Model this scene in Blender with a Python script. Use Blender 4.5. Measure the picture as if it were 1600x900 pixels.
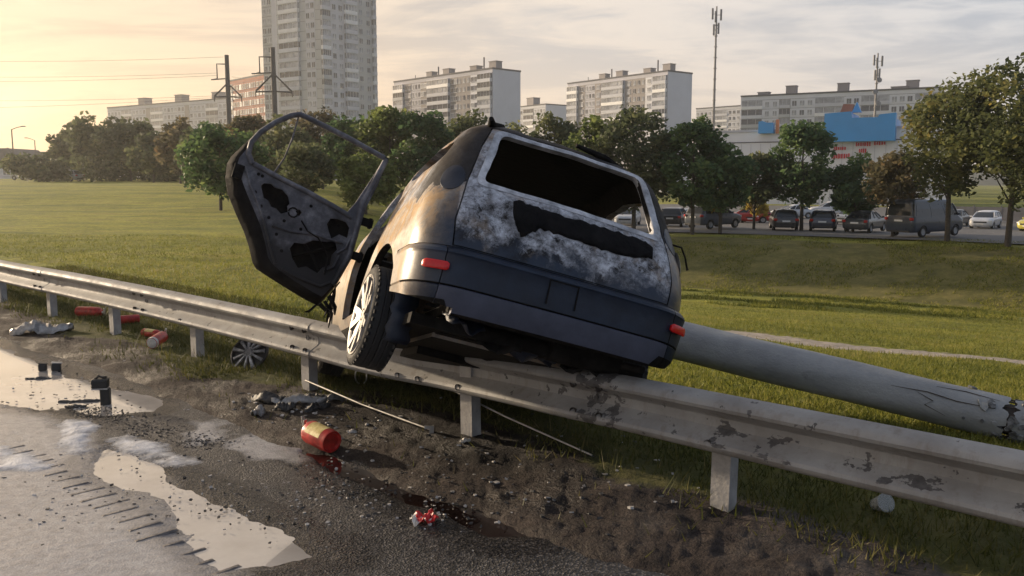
import bpy, bmesh, math, random
import numpy as np
from mathutils import Vector, Matrix, geometry
R_ = math.radians
random.seed(7)
scene = bpy.context.scene
col = scene.collection
for o in list(bpy.data.objects):
    bpy.data.objects.remove(o)

# ---------------------------------------------------------------- camera
F = 1350.0; CAMH = 1.75; PITCH = math.atan(169.0 / F)
cam = bpy.data.cameras.new('camera'); cam.sensor_width = 36.0; cam.lens = F / 1600 * 36
cam.clip_start = 0.05; cam.clip_end = 6000
camo = bpy.data.objects.new('camera', cam); col.objects.link(camo)
camo.location = (0, 0, CAMH); camo.rotation_euler = (math.pi / 2 - PITCH, 0, 0)
scene.camera = camo

# ---------------------------------------------------------------- sky, sun, exposure
SUN_AZ = R_(57); SUN_EL = R_(11)                       # azimuth to the left of +Y
SUN_DIR = Vector((-math.sin(SUN_AZ) * math.cos(SUN_EL), math.cos(SUN_AZ) * math.cos(SUN_EL), math.sin(SUN_EL)))
sl = bpy.data.lights.new('sun', 'SUN'); sl.energy = 5.0; sl.angle = R_(1.5); sl.color = (1.0, 0.80, 0.57)
so = bpy.data.objects.new('sun', sl); col.objects.link(so)
so.rotation_euler = SUN_DIR.to_track_quat('Z', 'Y').to_euler()
world = bpy.data.worlds.new('World'); scene.world = world; world.use_nodes = True
scene.view_settings.view_transform = 'Standard'; scene.view_settings.look = 'None'
scene.view_settings.gamma = 1.0; scene.view_settings.use_curve_mapping = False
scene.view_settings.exposure = 0.45
scene.cycles.max_bounces = 6; scene.cycles.diffuse_bounces = 3; scene.cycles.glossy_bounces = 3
scene.cycles.transparent_max_bounces = 6; scene.cycles.volume_bounces = 1
scene.cycles.use_denoising = True

def nd(nt, typ, props=None, **ins):
    n = nt.nodes.new(typ)
    for k, v in (props or {}).items(): setattr(n, k, v)
    for k, v in ins.items():
        key = int(k[1:]) if k[0] == 'i' and k[1:].isdigit() else k.replace('_', ' ')
        s = n.inputs[key]
        if hasattr(v, 'is_output') or isinstance(v, bpy.types.NodeSocket): nt.links.new(v, s)
        else: s.default_value = v
    return n
def math_(nt, op, a, b=None, clamp=False):
    n = nt.nodes.new('ShaderNodeMath'); n.operation = op; n.use_clamp = clamp
    for i, v in enumerate((a, b)):
        if v is None: continue
        if isinstance(v, bpy.types.NodeSocket): nt.links.new(v, n.inputs[i])
        else: n.inputs[i].default_value = v
    return n.outputs[0]
def ramp(nt, fac, stops, interp='LINEAR'):
    n = nt.nodes.new('ShaderNodeValToRGB'); n.color_ramp.interpolation = interp
    e = n.color_ramp.elements
    while len(e) < len(stops): e.new(0.5)
    for el, (p, c) in zip(e, stops):
        el.position = p; el.color = (c, c, c, 1) if isinstance(c, (int, float)) else (*c, 1)
    nt.links.new(fac, n.inputs[0]); return n.outputs[0]
def mix(nt, fac, a, b, mode='MIX'):
    n = nt.nodes.new('ShaderNodeMix'); n.data_type = 'RGBA'; n.blend_type = mode
    for s, v in ((n.inputs[0], fac), (n.inputs[6], a), (n.inputs[7], b)):
        if isinstance(v, bpy.types.NodeSocket): nt.links.new(v, s)
        elif isinstance(v, (tuple, list)): s.default_value = (*v[:3], 1)
        else: s.default_value = v
    return n.outputs[2]

def build_world():
    nt = world.node_tree; nt.nodes.clear()
    sky = nd(nt, 'ShaderNodeTexSky', dict(sky_type='NISHITA', sun_disc=False, sun_elevation=SUN_EL, sun_rotation=-SUN_AZ,
             altitude=200.0, air_density=1.4, dust_density=3.0, ozone_density=1.5))
    tc = nd(nt, 'ShaderNodeTexCoord')
    g = tc.outputs['Generated']
    nrm = nd(nt, 'ShaderNodeVectorMath', dict(operation='NORMALIZE'), i0=g).outputs[0]
    dot = nd(nt, 'ShaderNodeVectorMath', dict(operation='DOT_PRODUCT'), i0=nrm, i1=tuple(SUN_DIR)).outputs['Value']
    sep = nd(nt, 'ShaderNodeSeparateXYZ', None, i0=nrm)
    z = math_(nt, 'MAXIMUM', sep.outputs[2], 0.0)
    # a thin high veil of cloud, laid out on a flat layer overhead
    zi = math_(nt, 'ADD', z, 0.10)
    px = math_(nt, 'DIVIDE', sep.outputs[0], zi); py = math_(nt, 'DIVIDE', sep.outputs[1], zi)
    cv = nd(nt, 'ShaderNodeCombineXYZ', None, i0=math_(nt, 'MULTIPLY', px, 0.55), i1=math_(nt, 'MULTIPLY', py, 1.15), i2=0.0).outputs[0]
    n1 = nd(nt, 'ShaderNodeTexNoise', None, Vector=cv, Scale=1.1, Detail=8.0, Roughness=0.60, Distortion=1.3)
    n2 = nd(nt, 'ShaderNodeTexNoise', None, Vector=cv, Scale=2.6, Detail=5.0, Roughness=0.6, Distortion=1.2)
    c = math_(nt, 'ADD', math_(nt, 'MULTIPLY', n1.outputs[0], 0.7), math_(nt, 'MULTIPLY', n2.outputs[0], 0.3))
    cov = ramp(nt, c, [(0.40, 0.0), (0.58, 1.0)], 'EASE')
    d01 = math_(nt, 'MULTIPLY_ADD', dot, 0.5); d01.node.inputs[2].default_value = 0.5
    lit = ramp(nt, d01, [(0.0, (0.27, 0.31, 0.40)), (0.30, (0.42, 0.44, 0.49)), (0.51, (0.62, 0.63, 0.66)), (0.77, (0.76, 0.66, 0.57)), (0.935, (0.74, 0.57, 0.40)), (0.97, (0.84, 0.61, 0.38)), (1.0, (2.3, 1.6, 0.9))])
    gap = ramp(nt, d01, [(0.0, (0.20, 0.27, 0.40)), (0.30, (0.31, 0.37, 0.47)), (0.51, (0.40, 0.44, 0.51)), (0.77, (0.52, 0.49, 0.48)), (0.935, (0.56, 0.43, 0.32)), (0.97, (0.66, 0.48, 0.31)), (1.0, (1.9, 1.35, 0.75))])
    cl = mix(nt, cov, gap, lit)
    # warm band of dusk light low over the horizon
    low = ramp(nt, z, [(0.0, 1.0), (0.19, 0.0)], 'EASE')
    warm = ramp(nt, d01, [(0.25, (0.45, 0.44, 0.46)), (0.51, (0.74, 0.65, 0.57)), (0.77, (0.86, 0.63, 0.42)), (0.935, (0.90, 0.49, 0.18)), (0.97, (1.0, 0.54, 0.20)), (1.0, (2.4, 1.5, 0.65))])
    cl = mix(nt, math_(nt, 'MULTIPLY', low, 0.7), cl, warm)
    # the dusk sky grows deeper towards the zenith
    zen = ramp(nt, z, [(0.30, (1.0, 1.0, 1.0)), (0.65, (0.58, 0.63, 0.72)), (1.0, (0.40, 0.47, 0.60))])
    cl = mix(nt, 1.0, cl, zen, 'MULTIPLY')
    bg1 = nd(nt, 'ShaderNodeBackground', None, Color=sky.outputs[0], Strength=0.05)
    bg2 = nd(nt, 'ShaderNodeBackground', None, Color=cl, Strength=1.0)
    ms = nd(nt, 'ShaderNodeMixShader', None, Fac=0.85, i1=bg1.outputs[0], i2=bg2.outputs[0])
    out = nd(nt, 'ShaderNodeOutputWorld'); nt.links.new(ms.outputs[0], out.inputs[0])
build_world()

# ---------------------------------------------------------------- pixel <-> place (to read positions off the photograph)
SP, CP = math.sin(PITCH), math.cos(PITCH)
def ray(px, py):
    a = (px - 800) / F; b = (450 - py) / F
    return np.array([a, CP + b * SP, -SP + b * CP])
def G(px, py, z=0.0):
    d = ray(px, py); t = (z - CAMH) / d[2]; return Vector((t * d[0], t * d[1], z))
def PX(px, py, Y):
    d = ray(px, py); t = Y / d[1]; return Vector((t * d[0], Y, CAMH + t * d[2]))

# ---------------------------------------------------------------- rail frame: u along the rail (to the right), v towards the field
RO = np.array([-0.33, 5.68]); RU = np.array([0.7316, -0.6817]); RV = np.array([0.6817, 0.7316])
def uv2w(u, v, z=0.0): return Vector((RO[0] + u * RU[0] + v * RV[0], RO[1] + u * RU[1] + v * RV[1], z))
def w2uv(x, y): dx, dy = x - RO[0], y - RO[1]; return dx * RU[0] + dy * RU[1], dx * RV[0] + dy * RV[1]

# ---------------------------------------------------------------- numeric noise
def _hash(ix, iy, s):
    n = (ix.astype(np.int64) * 374761393 + iy.astype(np.int64) * 668265263 + s * 974711) & 0x7fffffff
    n = ((n ^ (n >> 13)) * 1274126177) & 0x7fffffff
    return ((n ^ (n >> 16)) & 0xffff) / 65535.0
def vnoise(x, y, s=0):
    ix, iy = np.floor(x), np.floor(y); fx, fy = x - ix, y - iy
    fx = fx * fx * (3 - 2 * fx); fy = fy * fy * (3 - 2 * fy)
    a, b = _hash(ix, iy, s), _hash(ix + 1, iy, s); c, d = _hash(ix, iy + 1, s), _hash(ix + 1, iy + 1, s)
    return (a * (1 - fx) + b * fx) * (1 - fy) + (c * (1 - fx) + d * fx) * fy
def fbm(x, y, o=4, s=0):
    r = 0; a = 0.5; t = 0
    for k in range(o): r = r + a * vnoise(x * 2 ** k, y * 2 ** k, s + k * 17); t += a; a *= 0.5
    return r / t
def sstep(a, b, x): t = np.clip((x - a) / (b - a), 0, 1); return t * t * (3 - 2 * t)

# ---------------------------------------------------------------- mesh helpers
class MB:
    def __init__(s): s.v = []; s.f = []; s.m = []
    def add(s, vs, fs, mi=0):
        b = len(s.v); s.v += [tuple(p) for p in vs]; s.f += [tuple(i + b for i in f) for f in fs]; s.m += [mi] * len(fs); return s
    def box(s, c, d, rot=None, mi=0):
        x, y, z = d[0] / 2, d[1] / 2, d[2] / 2
        vs = [Vector(p) for p in ((-x,-y,-z),(x,-y,-z),(x,y,-z),(-x,y,-z),(-x,-y,z),(x,-y,z),(x,y,z),(-x,y,z))]
        if rot is not None: vs = [rot @ p for p in vs]
        c = Vector(c)
        return s.add([p + c for p in vs], [(0,3,2,1),(4,5,6,7),(0,1,5,4),(1,2,6,5),(2,3,7,6),(3,0,4,7)], mi)
    def tube(s, pts, rad, n=8, mi=0, cap=True):
        pts = [Vector(p) for p in pts]; k = len(pts)
        if not hasattr(rad, '__len__'): rad = [rad] * k
        vs = []; fs = []; prev = None
        for i, p in enumerate(pts):
            t = (pts[min(i + 1, k - 1)] - pts[max(i - 1, 0)]).normalized()
            if prev is None:
                a = t.orthogonal().normalized()
            else:
                a = (prev - t * prev.dot(t)).normalized()
            prev = a; b = t.cross(a)
            for j in range(n):
                q = 2 * math.pi * j / n; vs.append(p + (a * math.cos(q) + b * math.sin(q)) * rad[i])
        for i in range(k - 1):
            for j in range(n):
                j2 = (j + 1) % n; fs.append((i*n+j, i*n+j2, (i+1)*n+j2, (i+1)*n+j))
        if cap: fs.append(tuple(range(n))[::-1]); fs.append(tuple(range((k-1)*n, k*n)))
        return s.add(vs, fs, mi)
    def lathe(s, prof, n=24, M=None, mi=0):            # prof: (r, h) along local z
        vs = []; fs = []
        for r, h in prof:
            for j in range(n):
                q = 2 * math.pi * j / n; p = Vector((r * math.cos(q), r * math.sin(q), h)); vs.append(M @ p if M else p)
        for i in range(len(prof) - 1):
            for j in range(n):
                j2 = (j + 1) % n; fs.append((i*n+j, i*n+j2, (i+1)*n+j2, (i+1)*n+j))
        return s.add(vs, fs, mi)
    def prism(s, outline, holes, t, M=None, mi=0):     # outline in xy, thickness along z from 0 to t
        loops = [[Vector((p[0], p[1], 0)) for p in l] for l in [outline] + list(holes)]
        tri = geometry.tessellate_polygon(loops)
        flat = [p for l in loops for p in l]; n = len(flat)
        vs = flat + [p + Vector((0, 0, t)) for p in flat]; fs = []
        for a, b, c in tri:
            nz = (flat[b] - flat[a]).cross(flat[c] - flat[a]).z
            if nz < 0: b, c = c, b
            fs.append((a + n, b + n, c + n)); fs.append((c, b, a))
        o = 0
        for l in loops:
            k = len(l)
            for i in range(k): fs.append((o + i, o + (i + 1) % k, o + (i + 1) % k + n, o + i + n))
            o += k
        if M is not None: vs = [M @ p for p in vs]
        return s.add(vs, fs, mi)
    def mesh(s, name, mats, smooth=None):
        me = bpy.data.meshes.new(name); me.from_pydata(s.v, [], s.f); me.update()
        for m in (mats if isinstance(mats, (list, tuple)) else [mats]): me.materials.append(m)
        if any(s.m): me.polygons.foreach_set('material_index', s.m)
        fix_normals(me)
        if smooth is not None: shade(me, smooth)
        return me
    def build(s, name, mats, parent=None, smooth=None, **k):
        return link(name, s.mesh(name, mats, smooth), parent, **k)
def fix_normals(me):
    bm = bmesh.new(); bm.from_mesh(me); bmesh.ops.recalc_face_normals(bm, faces=bm.faces); bm.to_mesh(me); bm.free()
def shade(me, ang):
    me.polygons.foreach_set('use_smooth', [True] * len(me.polygons))
    try: me.set_sharp_from_angle(angle=R_(ang))
    except Exception: pass
def link(name, data, parent=None, **k):
    o = bpy.data.objects.new(name, data); col.objects.link(o)
    if parent is not None: o.parent = parent
    for a, b in k.items(): o[a] = b
    return o
def empty(name, loc=(0, 0, 0), rz=0.0, **k):
    o = link(name, None, None, **k); o.location = loc; o.rotation_euler = (0, 0, rz); o.empty_display_size = 0.2; return o
def np_mesh(name, verts, faces, mat, smooth=False, attrs=None):
    me = bpy.data.meshes.new(name); verts = np.asarray(verts, np.float32); faces = np.asarray(faces, np.int32); k = faces.shape[1]
    me.vertices.add(len(verts)); me.vertices.foreach_set('co', verts.ravel())
    me.loops.add(faces.size); me.loops.foreach_set('vertex_index', faces.ravel())
    me.polygons.add(len(faces)); me.polygons.foreach_set('loop_start', np.arange(len(faces), dtype=np.int32) * k)
    for a, (dom, arr) in (attrs or {}).items():
        at = me.attributes.new(a, 'FLOAT', dom); at.data.foreach_set('value', np.asarray(arr, np.float32).ravel())
    me.update(calc_edges=True); me.materials.append(mat)
    if smooth: me.polygons.foreach_set('use_smooth', [True] * len(faces))
    return me
def copy_tree(o, parent=None):
    c = o.copy(); col.objects.link(c); c.parent = parent
    if parent is not None: c.matrix_parent_inverse = o.matrix_parent_inverse
    for ch in list(o.children): copy_tree(ch, c)
    return c
def boolean(me_a, cutters, op='DIFFERENCE'):
    oa = bpy.data.objects.new('tmp', me_a); col.objects.link(oa); tmp = [oa]
    for c in cutters:
        oc = bpy.data.objects.new('tmpc', c); col.objects.link(oc); tmp.append(oc)
        md = oa.modifiers.new('b', 'BOOLEAN'); md.operation = op; md.object = oc; md.solver = 'EXACT'
    dg = bpy.context.evaluated_depsgraph_get()
    me = bpy.data.meshes.new_from_object(oa.evaluated_get(dg))
    for t in tmp: bpy.data.objects.remove(t)
    return me

# ---------------------------------------------------------------- materials
MATS = {}
def new_mat(name):
    m = bpy.data.materials.new(name); m.use_nodes = True; nt = m.node_tree; nt.nodes.clear()
    b = nt.nodes.new('ShaderNodeBsdfPrincipled'); o = nt.nodes.new('ShaderNodeOutputMaterial'); nt.links.new(b.outputs[0], o.inputs[0])
    MATS[name] = m; return m, nt, b
def seti(b, **k):
    for a, v in k.items():
        s = b.inputs[a.replace('_', ' ')]
        if isinstance(v, bpy.types.NodeSocket): b.id_data.links.new(v, s)
        elif isinstance(v, tuple) and len(v) == 3: s.default_value = (*v, 1)
        else: s.default_value = v
def simple(name, c, rough=0.6, metal=0.0, var=0.25, scale=8.0, bump=0.0, bscale=40.0, spec=0.5, c2=None):
    m, nt, b = new_mat(name)
    tc = nd(nt, 'ShaderNodeTexCoord').outputs['Object']
    n = nd(nt, 'ShaderNodeTexNoise', None, Vector=tc, Scale=scale, Detail=6.0, Roughness=0.65).outputs[0]
    lo = tuple(x * (1 - var) for x in c); hi = c2 or tuple(min(1, x * (1 + var)) for x in c)
    seti(b, Base_Color=ramp(nt, n, [(0.3, lo), (0.7, hi)]), Metallic=metal, Specular_IOR_Level=spec,
         Roughness=ramp(nt, n, [(0.2, max(0.03, rough * 0.8)), (0.8, min(1, rough * 1.2))]))
    if bump:
        n2 = nd(nt, 'ShaderNodeTexNoise', None, Vector=tc, Scale=bscale, Detail=5.0).outputs[0]
        bp = nd(nt, 'ShaderNodeBump', None, Strength=bump, Distance=0.02, Height=n2); seti(b, Normal=bp.outputs[0])
    return m

# ================================================================ ground
V_EDGE = -0.83
def bank_k(t): return np.interp(t, [0.0, 0.2, 0.6, 1.5], [1.15, 1.15, 0.93, 0.9])
def terrain_macro(X, Y):
    X = np.asarray(X, float); Y = np.asarray(Y, float)
    r = np.hypot(X, Y); a = np.clip(np.arctan2(X, np.maximum(Y, 1e-3)), -R_(42), R_(42)); Ye = r * np.cos(a); t = np.tan(a)
    Ye = np.where(Y < 0, 0, Ye)
    zl = np.interp(Ye, [0, 12, 30, 45, 60, 130, 400], [0, 0, .10, .25, .9, 1.85, 2.2])
    zr = np.interp(Ye / bank_k(t), [0, 5, 34, 36, 37.5, 42.5, 44.5, 47, 75, 120, 500], [0, 0, -3.22, -3.4, -3.3, -1.95, -1.70, -1.66, -2.3, -2.5, -2.5])
    w = sstep(-0.28, 0.12, t)
    u, v = w2uv(X, Y)
    return (zl * (1 - w) + zr * w) * sstep(0.3, 3.0, v)
def terrain(X, Y):
    X = np.asarray(X, float); Y = np.asarray(Y, float)
    u, v = w2uv(X, Y); z = terrain_macro(X, Y)
    far = sstep(1.0, 5.0, v)
    z = z + (fbm(X * 0.25, Y * 0.25, 3, 5) - 0.5) * 0.16 * far
    rough = (fbm(X * 3.0, Y * 3.0, 4, 9) - 0.5) * 0.055 + (fbm(X * 14, Y * 14, 3, 31) - 0.5) * 0.035
    near = sstep(-1.15, -0.55, v)
    z = z + rough * near * (1 - 0.5 * far) + 0.02 * near
    edge = V_EDGE + (fbm(u * 1.1, v * 0.3 + 3, 3, 77) - 0.5) * 0.34
    z = z - 0.085 * (1 - sstep(-0.30, 0.10, v - edge))
    return z
def tz(x, y): return float(terrain(np.array([x]), np.array([y]))[0])
def on_ground(px, py):                       # the ground point seen at a pixel
    d = ray(px, py); best = None
    ts = np.geomspace(1.5, 900, 4000); P = ts[:, None] * d[None, :]; z = CAMH + P[:, 2]
    h = terrain_macro(P[:, 0], P[:, 1]); k = np.argmax(z < h)
    return Vector((P[k, 0], P[k, 1], tz(P[k, 0], P[k, 1])))

def mat_ground():
    m, nt, b = new_mat('field_ground')
    geo = nd(nt, 'ShaderNodeNewGeometry').outputs['Position']
    at = lambda n: nd(nt, 'ShaderNodeAttribute', dict(attribute_name=n)).outputs['Fac']
    N = lambda s, d=5.0, r=0.6: nd(nt, 'ShaderNodeTexNoise', None, Vector=geo, Scale=s, Detail=d, Roughness=r).outputs[0]
    sc = nd(nt, 'ShaderNodeMapping', None, Vector=geo, Scale=(0.25, 1.0, 1.0)).outputs[0]
    streak = nd(nt, 'ShaderNodeTexNoise', None, Vector=sc, Scale=0.35, Detail=6.0, Roughness=0.65).outputs[0]
    g1 = ramp(nt, streak, [(0.30, (0.135, 0.150, 0.028)), (0.47, (0.225, 0.235, 0.036)), (0.58, (0.300, 0.295, 0.042)), (0.72, (0.28, 0.235, 0.068))])
    g2 = ramp(nt, N(9.0, 8.0, 0.75), [(0.35, (0.35, 0.35, 0.35)), (0.65, (1.25, 1.25, 1.2))])
    grass = mix(nt, 0.85, g1, g2, 'MULTIPLY')
    grass = mix(nt, 0.8, grass, ramp(nt, N(0.9, 9.0, 0.78), [(0.32, (0.62, 0.66, 0.6)), (0.5, (1.15, 1.15, 1.1)), (0.68, (1.55, 1.45, 1.2))]), 'MULTIPLY')
    dry = ramp(nt, N(1.3, 6.0), [(0.55, 0.0), (0.75, 0.6)])
    grass = mix(nt, dry, grass, (0.20, 0.155, 0.06))
    s1 = ramp(nt, N(2.2, 8.0, 0.7), [(0.3, (0.024, 0.018, 0.016)), (0.5, (0.048, 0.036, 0.031)), (0.7, (0.090, 0.070, 0.060))])
    s2 = ramp(nt, N(34.0, 4.0, 0.7), [(0.35, (0.45, 0.45, 0.45)), (0.62, (1.15, 1.15, 1.15)), (0.78, (2.0, 1.95, 1.85))])
    soil = mix(nt, 0.9, s1, s2, 'MULTIPLY')
    brk = math_(nt, 'SUBTRACT', math_(nt, 'MULTIPLY', N(5.0, 6.0), 0.9), 0.45)
    fs = ramp(nt, math_(nt, 'ADD', at('soil'), brk), [(0.40, 0.0), (0.60, 1.0)])
    bank = ramp(nt, N(1.1, 10.0, 0.80), [(0.32, (0.060, 0.062, 0.022)), (0.48, (0.135, 0.122, 0.042)), (0.6, (0.21, 0.175, 0.065)), (0.72, (0.29, 0.23, 0.10))])
    grass = mix(nt, ramp(nt, math_(nt, 'ADD', at('bank'), math_(nt, 'MULTIPLY', math_(nt, 'SUBTRACT', N(0.8, 6.0), 0.5), 0.7)), [(0.4, 0.0), (0.65, 0.85)]), grass, bank)
    grass = mix(nt, math_(nt, 'MULTIPLY', at('verge'), 0.85), grass, mix(nt, ramp(nt, N(3.0, 7.0, 0.7), [(0.35, 0.0), (0.65, 1.0)]), (0.035, 0.042, 0.012), (0.085, 0.075, 0.030)))  # dirty dry grass by the rail, the car's shade put into its colour
    c = mix(nt, fs, grass, soil)
    fp = ramp(nt, math_(nt, 'ADD', at('path'), math_(nt, 'MULTIPLY', brk, 1.3)), [(0.34, 0.0), (0.55, 1.0)])
    sand = ramp(nt, N(6.0), [(0.3, (0.30, 0.26, 0.21)), (0.7, (0.55, 0.48, 0.41))])
    c = mix(nt, fp, c, sand)
    oil = ramp(nt, math_(nt, 'ADD', at('scorch'), math_(nt, 'MULTIPLY', brk, 0.8)), [(0.35, 0.0), (0.75, 0.85)])
    c = mix(nt, oil, c, (0.012, 0.010, 0.009))
    damp = ramp(nt, N(1.7, 4.0), [(0.45, 0.9), (0.6, 0.45)])
    ro = nt.nodes.new('ShaderNodeMix'); nt.links.new(fs, ro.inputs[0]); ro.inputs[2].default_value = 0.9; nt.links.new(damp, ro.inputs[3])
    h = math_(nt, 'ADD', math_(nt, 'MULTIPLY', N(55.0, 4.0, 0.7), 0.5), N(12.0, 6.0, 0.7))
    bp = nd(nt, 'ShaderNodeBump', None, Strength=0.9, Distance=0.05, Height=h)
    seti(b, Base_Color=c, Roughness=ro.outputs[0], Specular_IOR_Level=0.25, Normal=bp.outputs[0])
    return m
PA, PB = on_ground(1150, 524), on_ground(1640, 566)
def path_mask(X, Y):
    dx, dy = PB.x - PA.x, PB.y - PA.y; L = math.hypot(dx, dy)
    s = ((X - PA.x) * dx + (Y - PA.y) * dy) / L; q = ((X - PA.x) * -dy + (Y - PA.y) * dx) / L + 0.9 * (fbm(s * 0.4, s * 0, 3, 8) - 0.5)
    return np.exp(-(q / 0.55) ** 2) * sstep(-1.5, 0.5, s) * (0.60 + 0.9 * fbm(s * 0.8, q * 1.5, 3, 61))
def ground():
    ang = np.radians(np.concatenate([np.linspace(-180, -46, 30), np.linspace(-45, 45, 460), np.linspace(46, 180, 30)]))
    rad = np.concatenate([[0.02], np.geomspace(0.6, 1500, 470)])
    A, RR = np.meshgrid(ang, rad); X = RR * np.sin(A); Y = RR * np.cos(A); Z = terrain(X, Y)
    nr, na = X.shape; idx = np.arange(nr * na).reshape(nr, na)
    f = np.stack([idx[:-1, :-1], idx[:-1, 1:], idx[1:, 1:], idx[1:, :-1]], -1).reshape(-1, 4)
    u, v = w2uv(X, Y)
    n1 = (fbm(u * 0.8, v * 0.8, 4, 3) - 0.5)
    lim = np.interp(u, [-12, -6, -3, -1.5, 0.5, 2.5, 6], [-0.10, -0.16, -0.20, 0.30, 0.35, 0.12, 0.12])
    soil = 1 - sstep(-0.28, 0.28, v - lim - n1 * 0.9)
    path = path_mask(X, Y); rk = np.hypot(X, Y); ak = np.clip(np.arctan2(X, np.maximum(Y, 1e-3)), -R_(42), R_(42)); yk = rk * np.cos(ak) / bank_k(np.tan(ak))
    bank = sstep(34.0, 36.5, yk) * (1 - sstep(44.5, 46.5, yk)) * sstep(-0.05, 0.1, np.tan(ak)) * (Y > 0)
    scorch = np.exp(-((u + 0.15) / 1.5) ** 2 - ((v + 0.02) / 0.5) ** 2) + 0.8 * np.exp(-((u + 1.55) / 0.35) ** 2 - ((v + 0.5) / 0.16) ** 2)
    me = np_mesh('grass_field', np.stack([X, Y, Z], -1).reshape(-1, 3), f, mat_ground(), True,
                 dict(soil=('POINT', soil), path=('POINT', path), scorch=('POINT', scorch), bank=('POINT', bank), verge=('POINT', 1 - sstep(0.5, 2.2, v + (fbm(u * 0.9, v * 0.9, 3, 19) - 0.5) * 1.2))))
    link('grass_field', me, kind='structure', label='grassy field with a bare soil verge along the road')
ground()

# ---------------------------------------------------------------- road, its puddles, foam and ridges
def poly_sdf(P, pts):                        # >0 inside
    d = np.full(P.shape[:-1], 1e9); ins = np.zeros(P.shape[:-1], bool); n = len(pts)
    for i in range(n):
        a = np.array(pts[i]); b = np.array(pts[(i + 1) % n]); e = b - a; w = P - a
        t = np.clip((w @ e) / (e @ e), 0, 1); d = np.minimum(d, np.linalg.norm(w - t[..., None] * e, axis=-1))
        c = ((a[1] <= P[..., 1]) != (b[1] <= P[..., 1])); xs = a[0] + (P[..., 1] - a[1]) * e[0] / (e[1] if abs(e[1]) > 1e-9 else 1e-9)
        ins ^= c & (P[..., 0] < xs)
    return np.where(ins, d, -d)
def gpoly(px): return [tuple(G(*p)[:2]) for p in px]
PUD = [gpoly([(-90, 500), (-40, 528), (40, 556), (110, 588), (190, 604), (245, 622), (240, 640), (165, 646), (110, 634), (60, 640), (10, 632), (-90, 600)]),
       gpoly([(150, 715), (170, 698), (205, 704), (250, 735), (310, 762), (380, 795), (450, 832), (520, 872), (360, 880), (290, 822), (245, 786), (200, 752), (150, 735)])]
FLUID = [gpoly([(478, 702), (520, 708), (600, 745), (700, 772), (800, 800), (850, 835), (760, 838), (690, 800), (600, 768), (520, 735)])]
WATER = [tuple(uv2w(u, v)[:2]) for u, v in ((-13, -4.0), (1.55, -4.0), (1.55, -0.88), (-13, -0.88))]
def road_z(X, Y):
    P = np.stack([X, Y], -1); z = (fbm(X * 1.3, Y * 1.3, 3, 41) - 0.5) * 0.012 + (fbm(X * 22, Y * 22, 2, 43) - 0.5) * 0.003
    n = (fbm(X * 2.5, Y * 2.5, 4, 47) - 0.5) * 0.24 + (fbm(X * 9, Y * 9, 3, 49) - 0.5) * 0.05
    for p in PUD: z = z - 0.030 * sstep(-0.16, 0.22, poly_sdf(P, p) + n)
    for p in FLUID: z = z - 0.030 * sstep(-0.05, 0.06, poly_sdf(P, p) + n * 0.7)
    return z
def mat_road():
    m, nt, b = new_mat('wet_asphalt')
    geo = nd(nt, 'ShaderNodeNewGeometry').outputs['Position']
    N = lambda s, d=5.0, r=0.6: nd(nt, 'ShaderNodeTexNoise', None, Vector=geo, Scale=s, Detail=d, Roughness=r).outputs[0]
    vo = nd(nt, 'ShaderNodeTexVoronoi', None, Vector=geo, Scale=95.0)
    agg = ramp(nt, vo.outputs['Color'], [(0.2, (0.022, 0.021, 0.021)), (0.6, (0.055, 0.052, 0.050)), (0.9, (0.16, 0.15, 0.145))])
    sheen_fac = nd(nt, 'ShaderNodeAttribute', dict(attribute_name='residue_sheen')).outputs['Fac']  # pale foam film, with the wet road's sky sheen put into its colour
    res = ramp(nt, math_(nt, 'ADD', sheen_fac, math_(nt, 'SUBTRACT', math_(nt, 'MULTIPLY', N(3.5, 7.0, 0.7), 1.1), 0.55)), [(0.35, 0.0), (0.8, 1.0)])
    tan = ramp(nt, N(16.0, 6.0, 0.75), [(0.35, (0.28, 0.275, 0.28)), (0.65, (0.47, 0.465, 0.475))])
    c = mix(nt, res, agg, tan)
    wet = ramp(nt, math_(nt, 'ADD', math_(nt, 'MULTIPLY', res, 0.3), N(2.4, 4.0)), [(0.4, 0.55), (0.75, 0.20)])
    wa = math_(nt, 'ADD', nd(nt, 'ShaderNodeAttribute', dict(attribute_name='wet')).outputs['Fac'], math_(nt, 'MULTIPLY', math_(nt, 'SUBTRACT', N(4.0, 6.0), 0.5), 0.9)); wf = ramp(nt, wa, [(0.3, 0.0), (0.75, 1.0)])
    c = mix(nt, math_(nt, 'MULTIPLY', wf, 0.55), c, mix(nt, 1.0, c, (0.35, 0.33, 0.32), 'MULTIPLY'))
    wm = nt.nodes.new('ShaderNodeMix'); nt.links.new(wf, wm.inputs[0]); nt.links.new(wet, wm.inputs[2]); wm.inputs[3].default_value = 0.16; wet = wm.outputs[0]
    h = math_(nt, 'ADD', math_(nt, 'MULTIPLY', vo.outputs['Distance'], 0.6), N(30.0, 5.0))
    bp = nd(nt, 'ShaderNodeBump', None, Strength=ramp(nt, res, [(0.0, 0.7), (1.0, 0.22)]), Distance=0.012, Height=h)
    seti(b, Base_Color=c, Roughness=wet, Specular_IOR_Level=0.5, Normal=bp.outputs[0])
    return m
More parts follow.
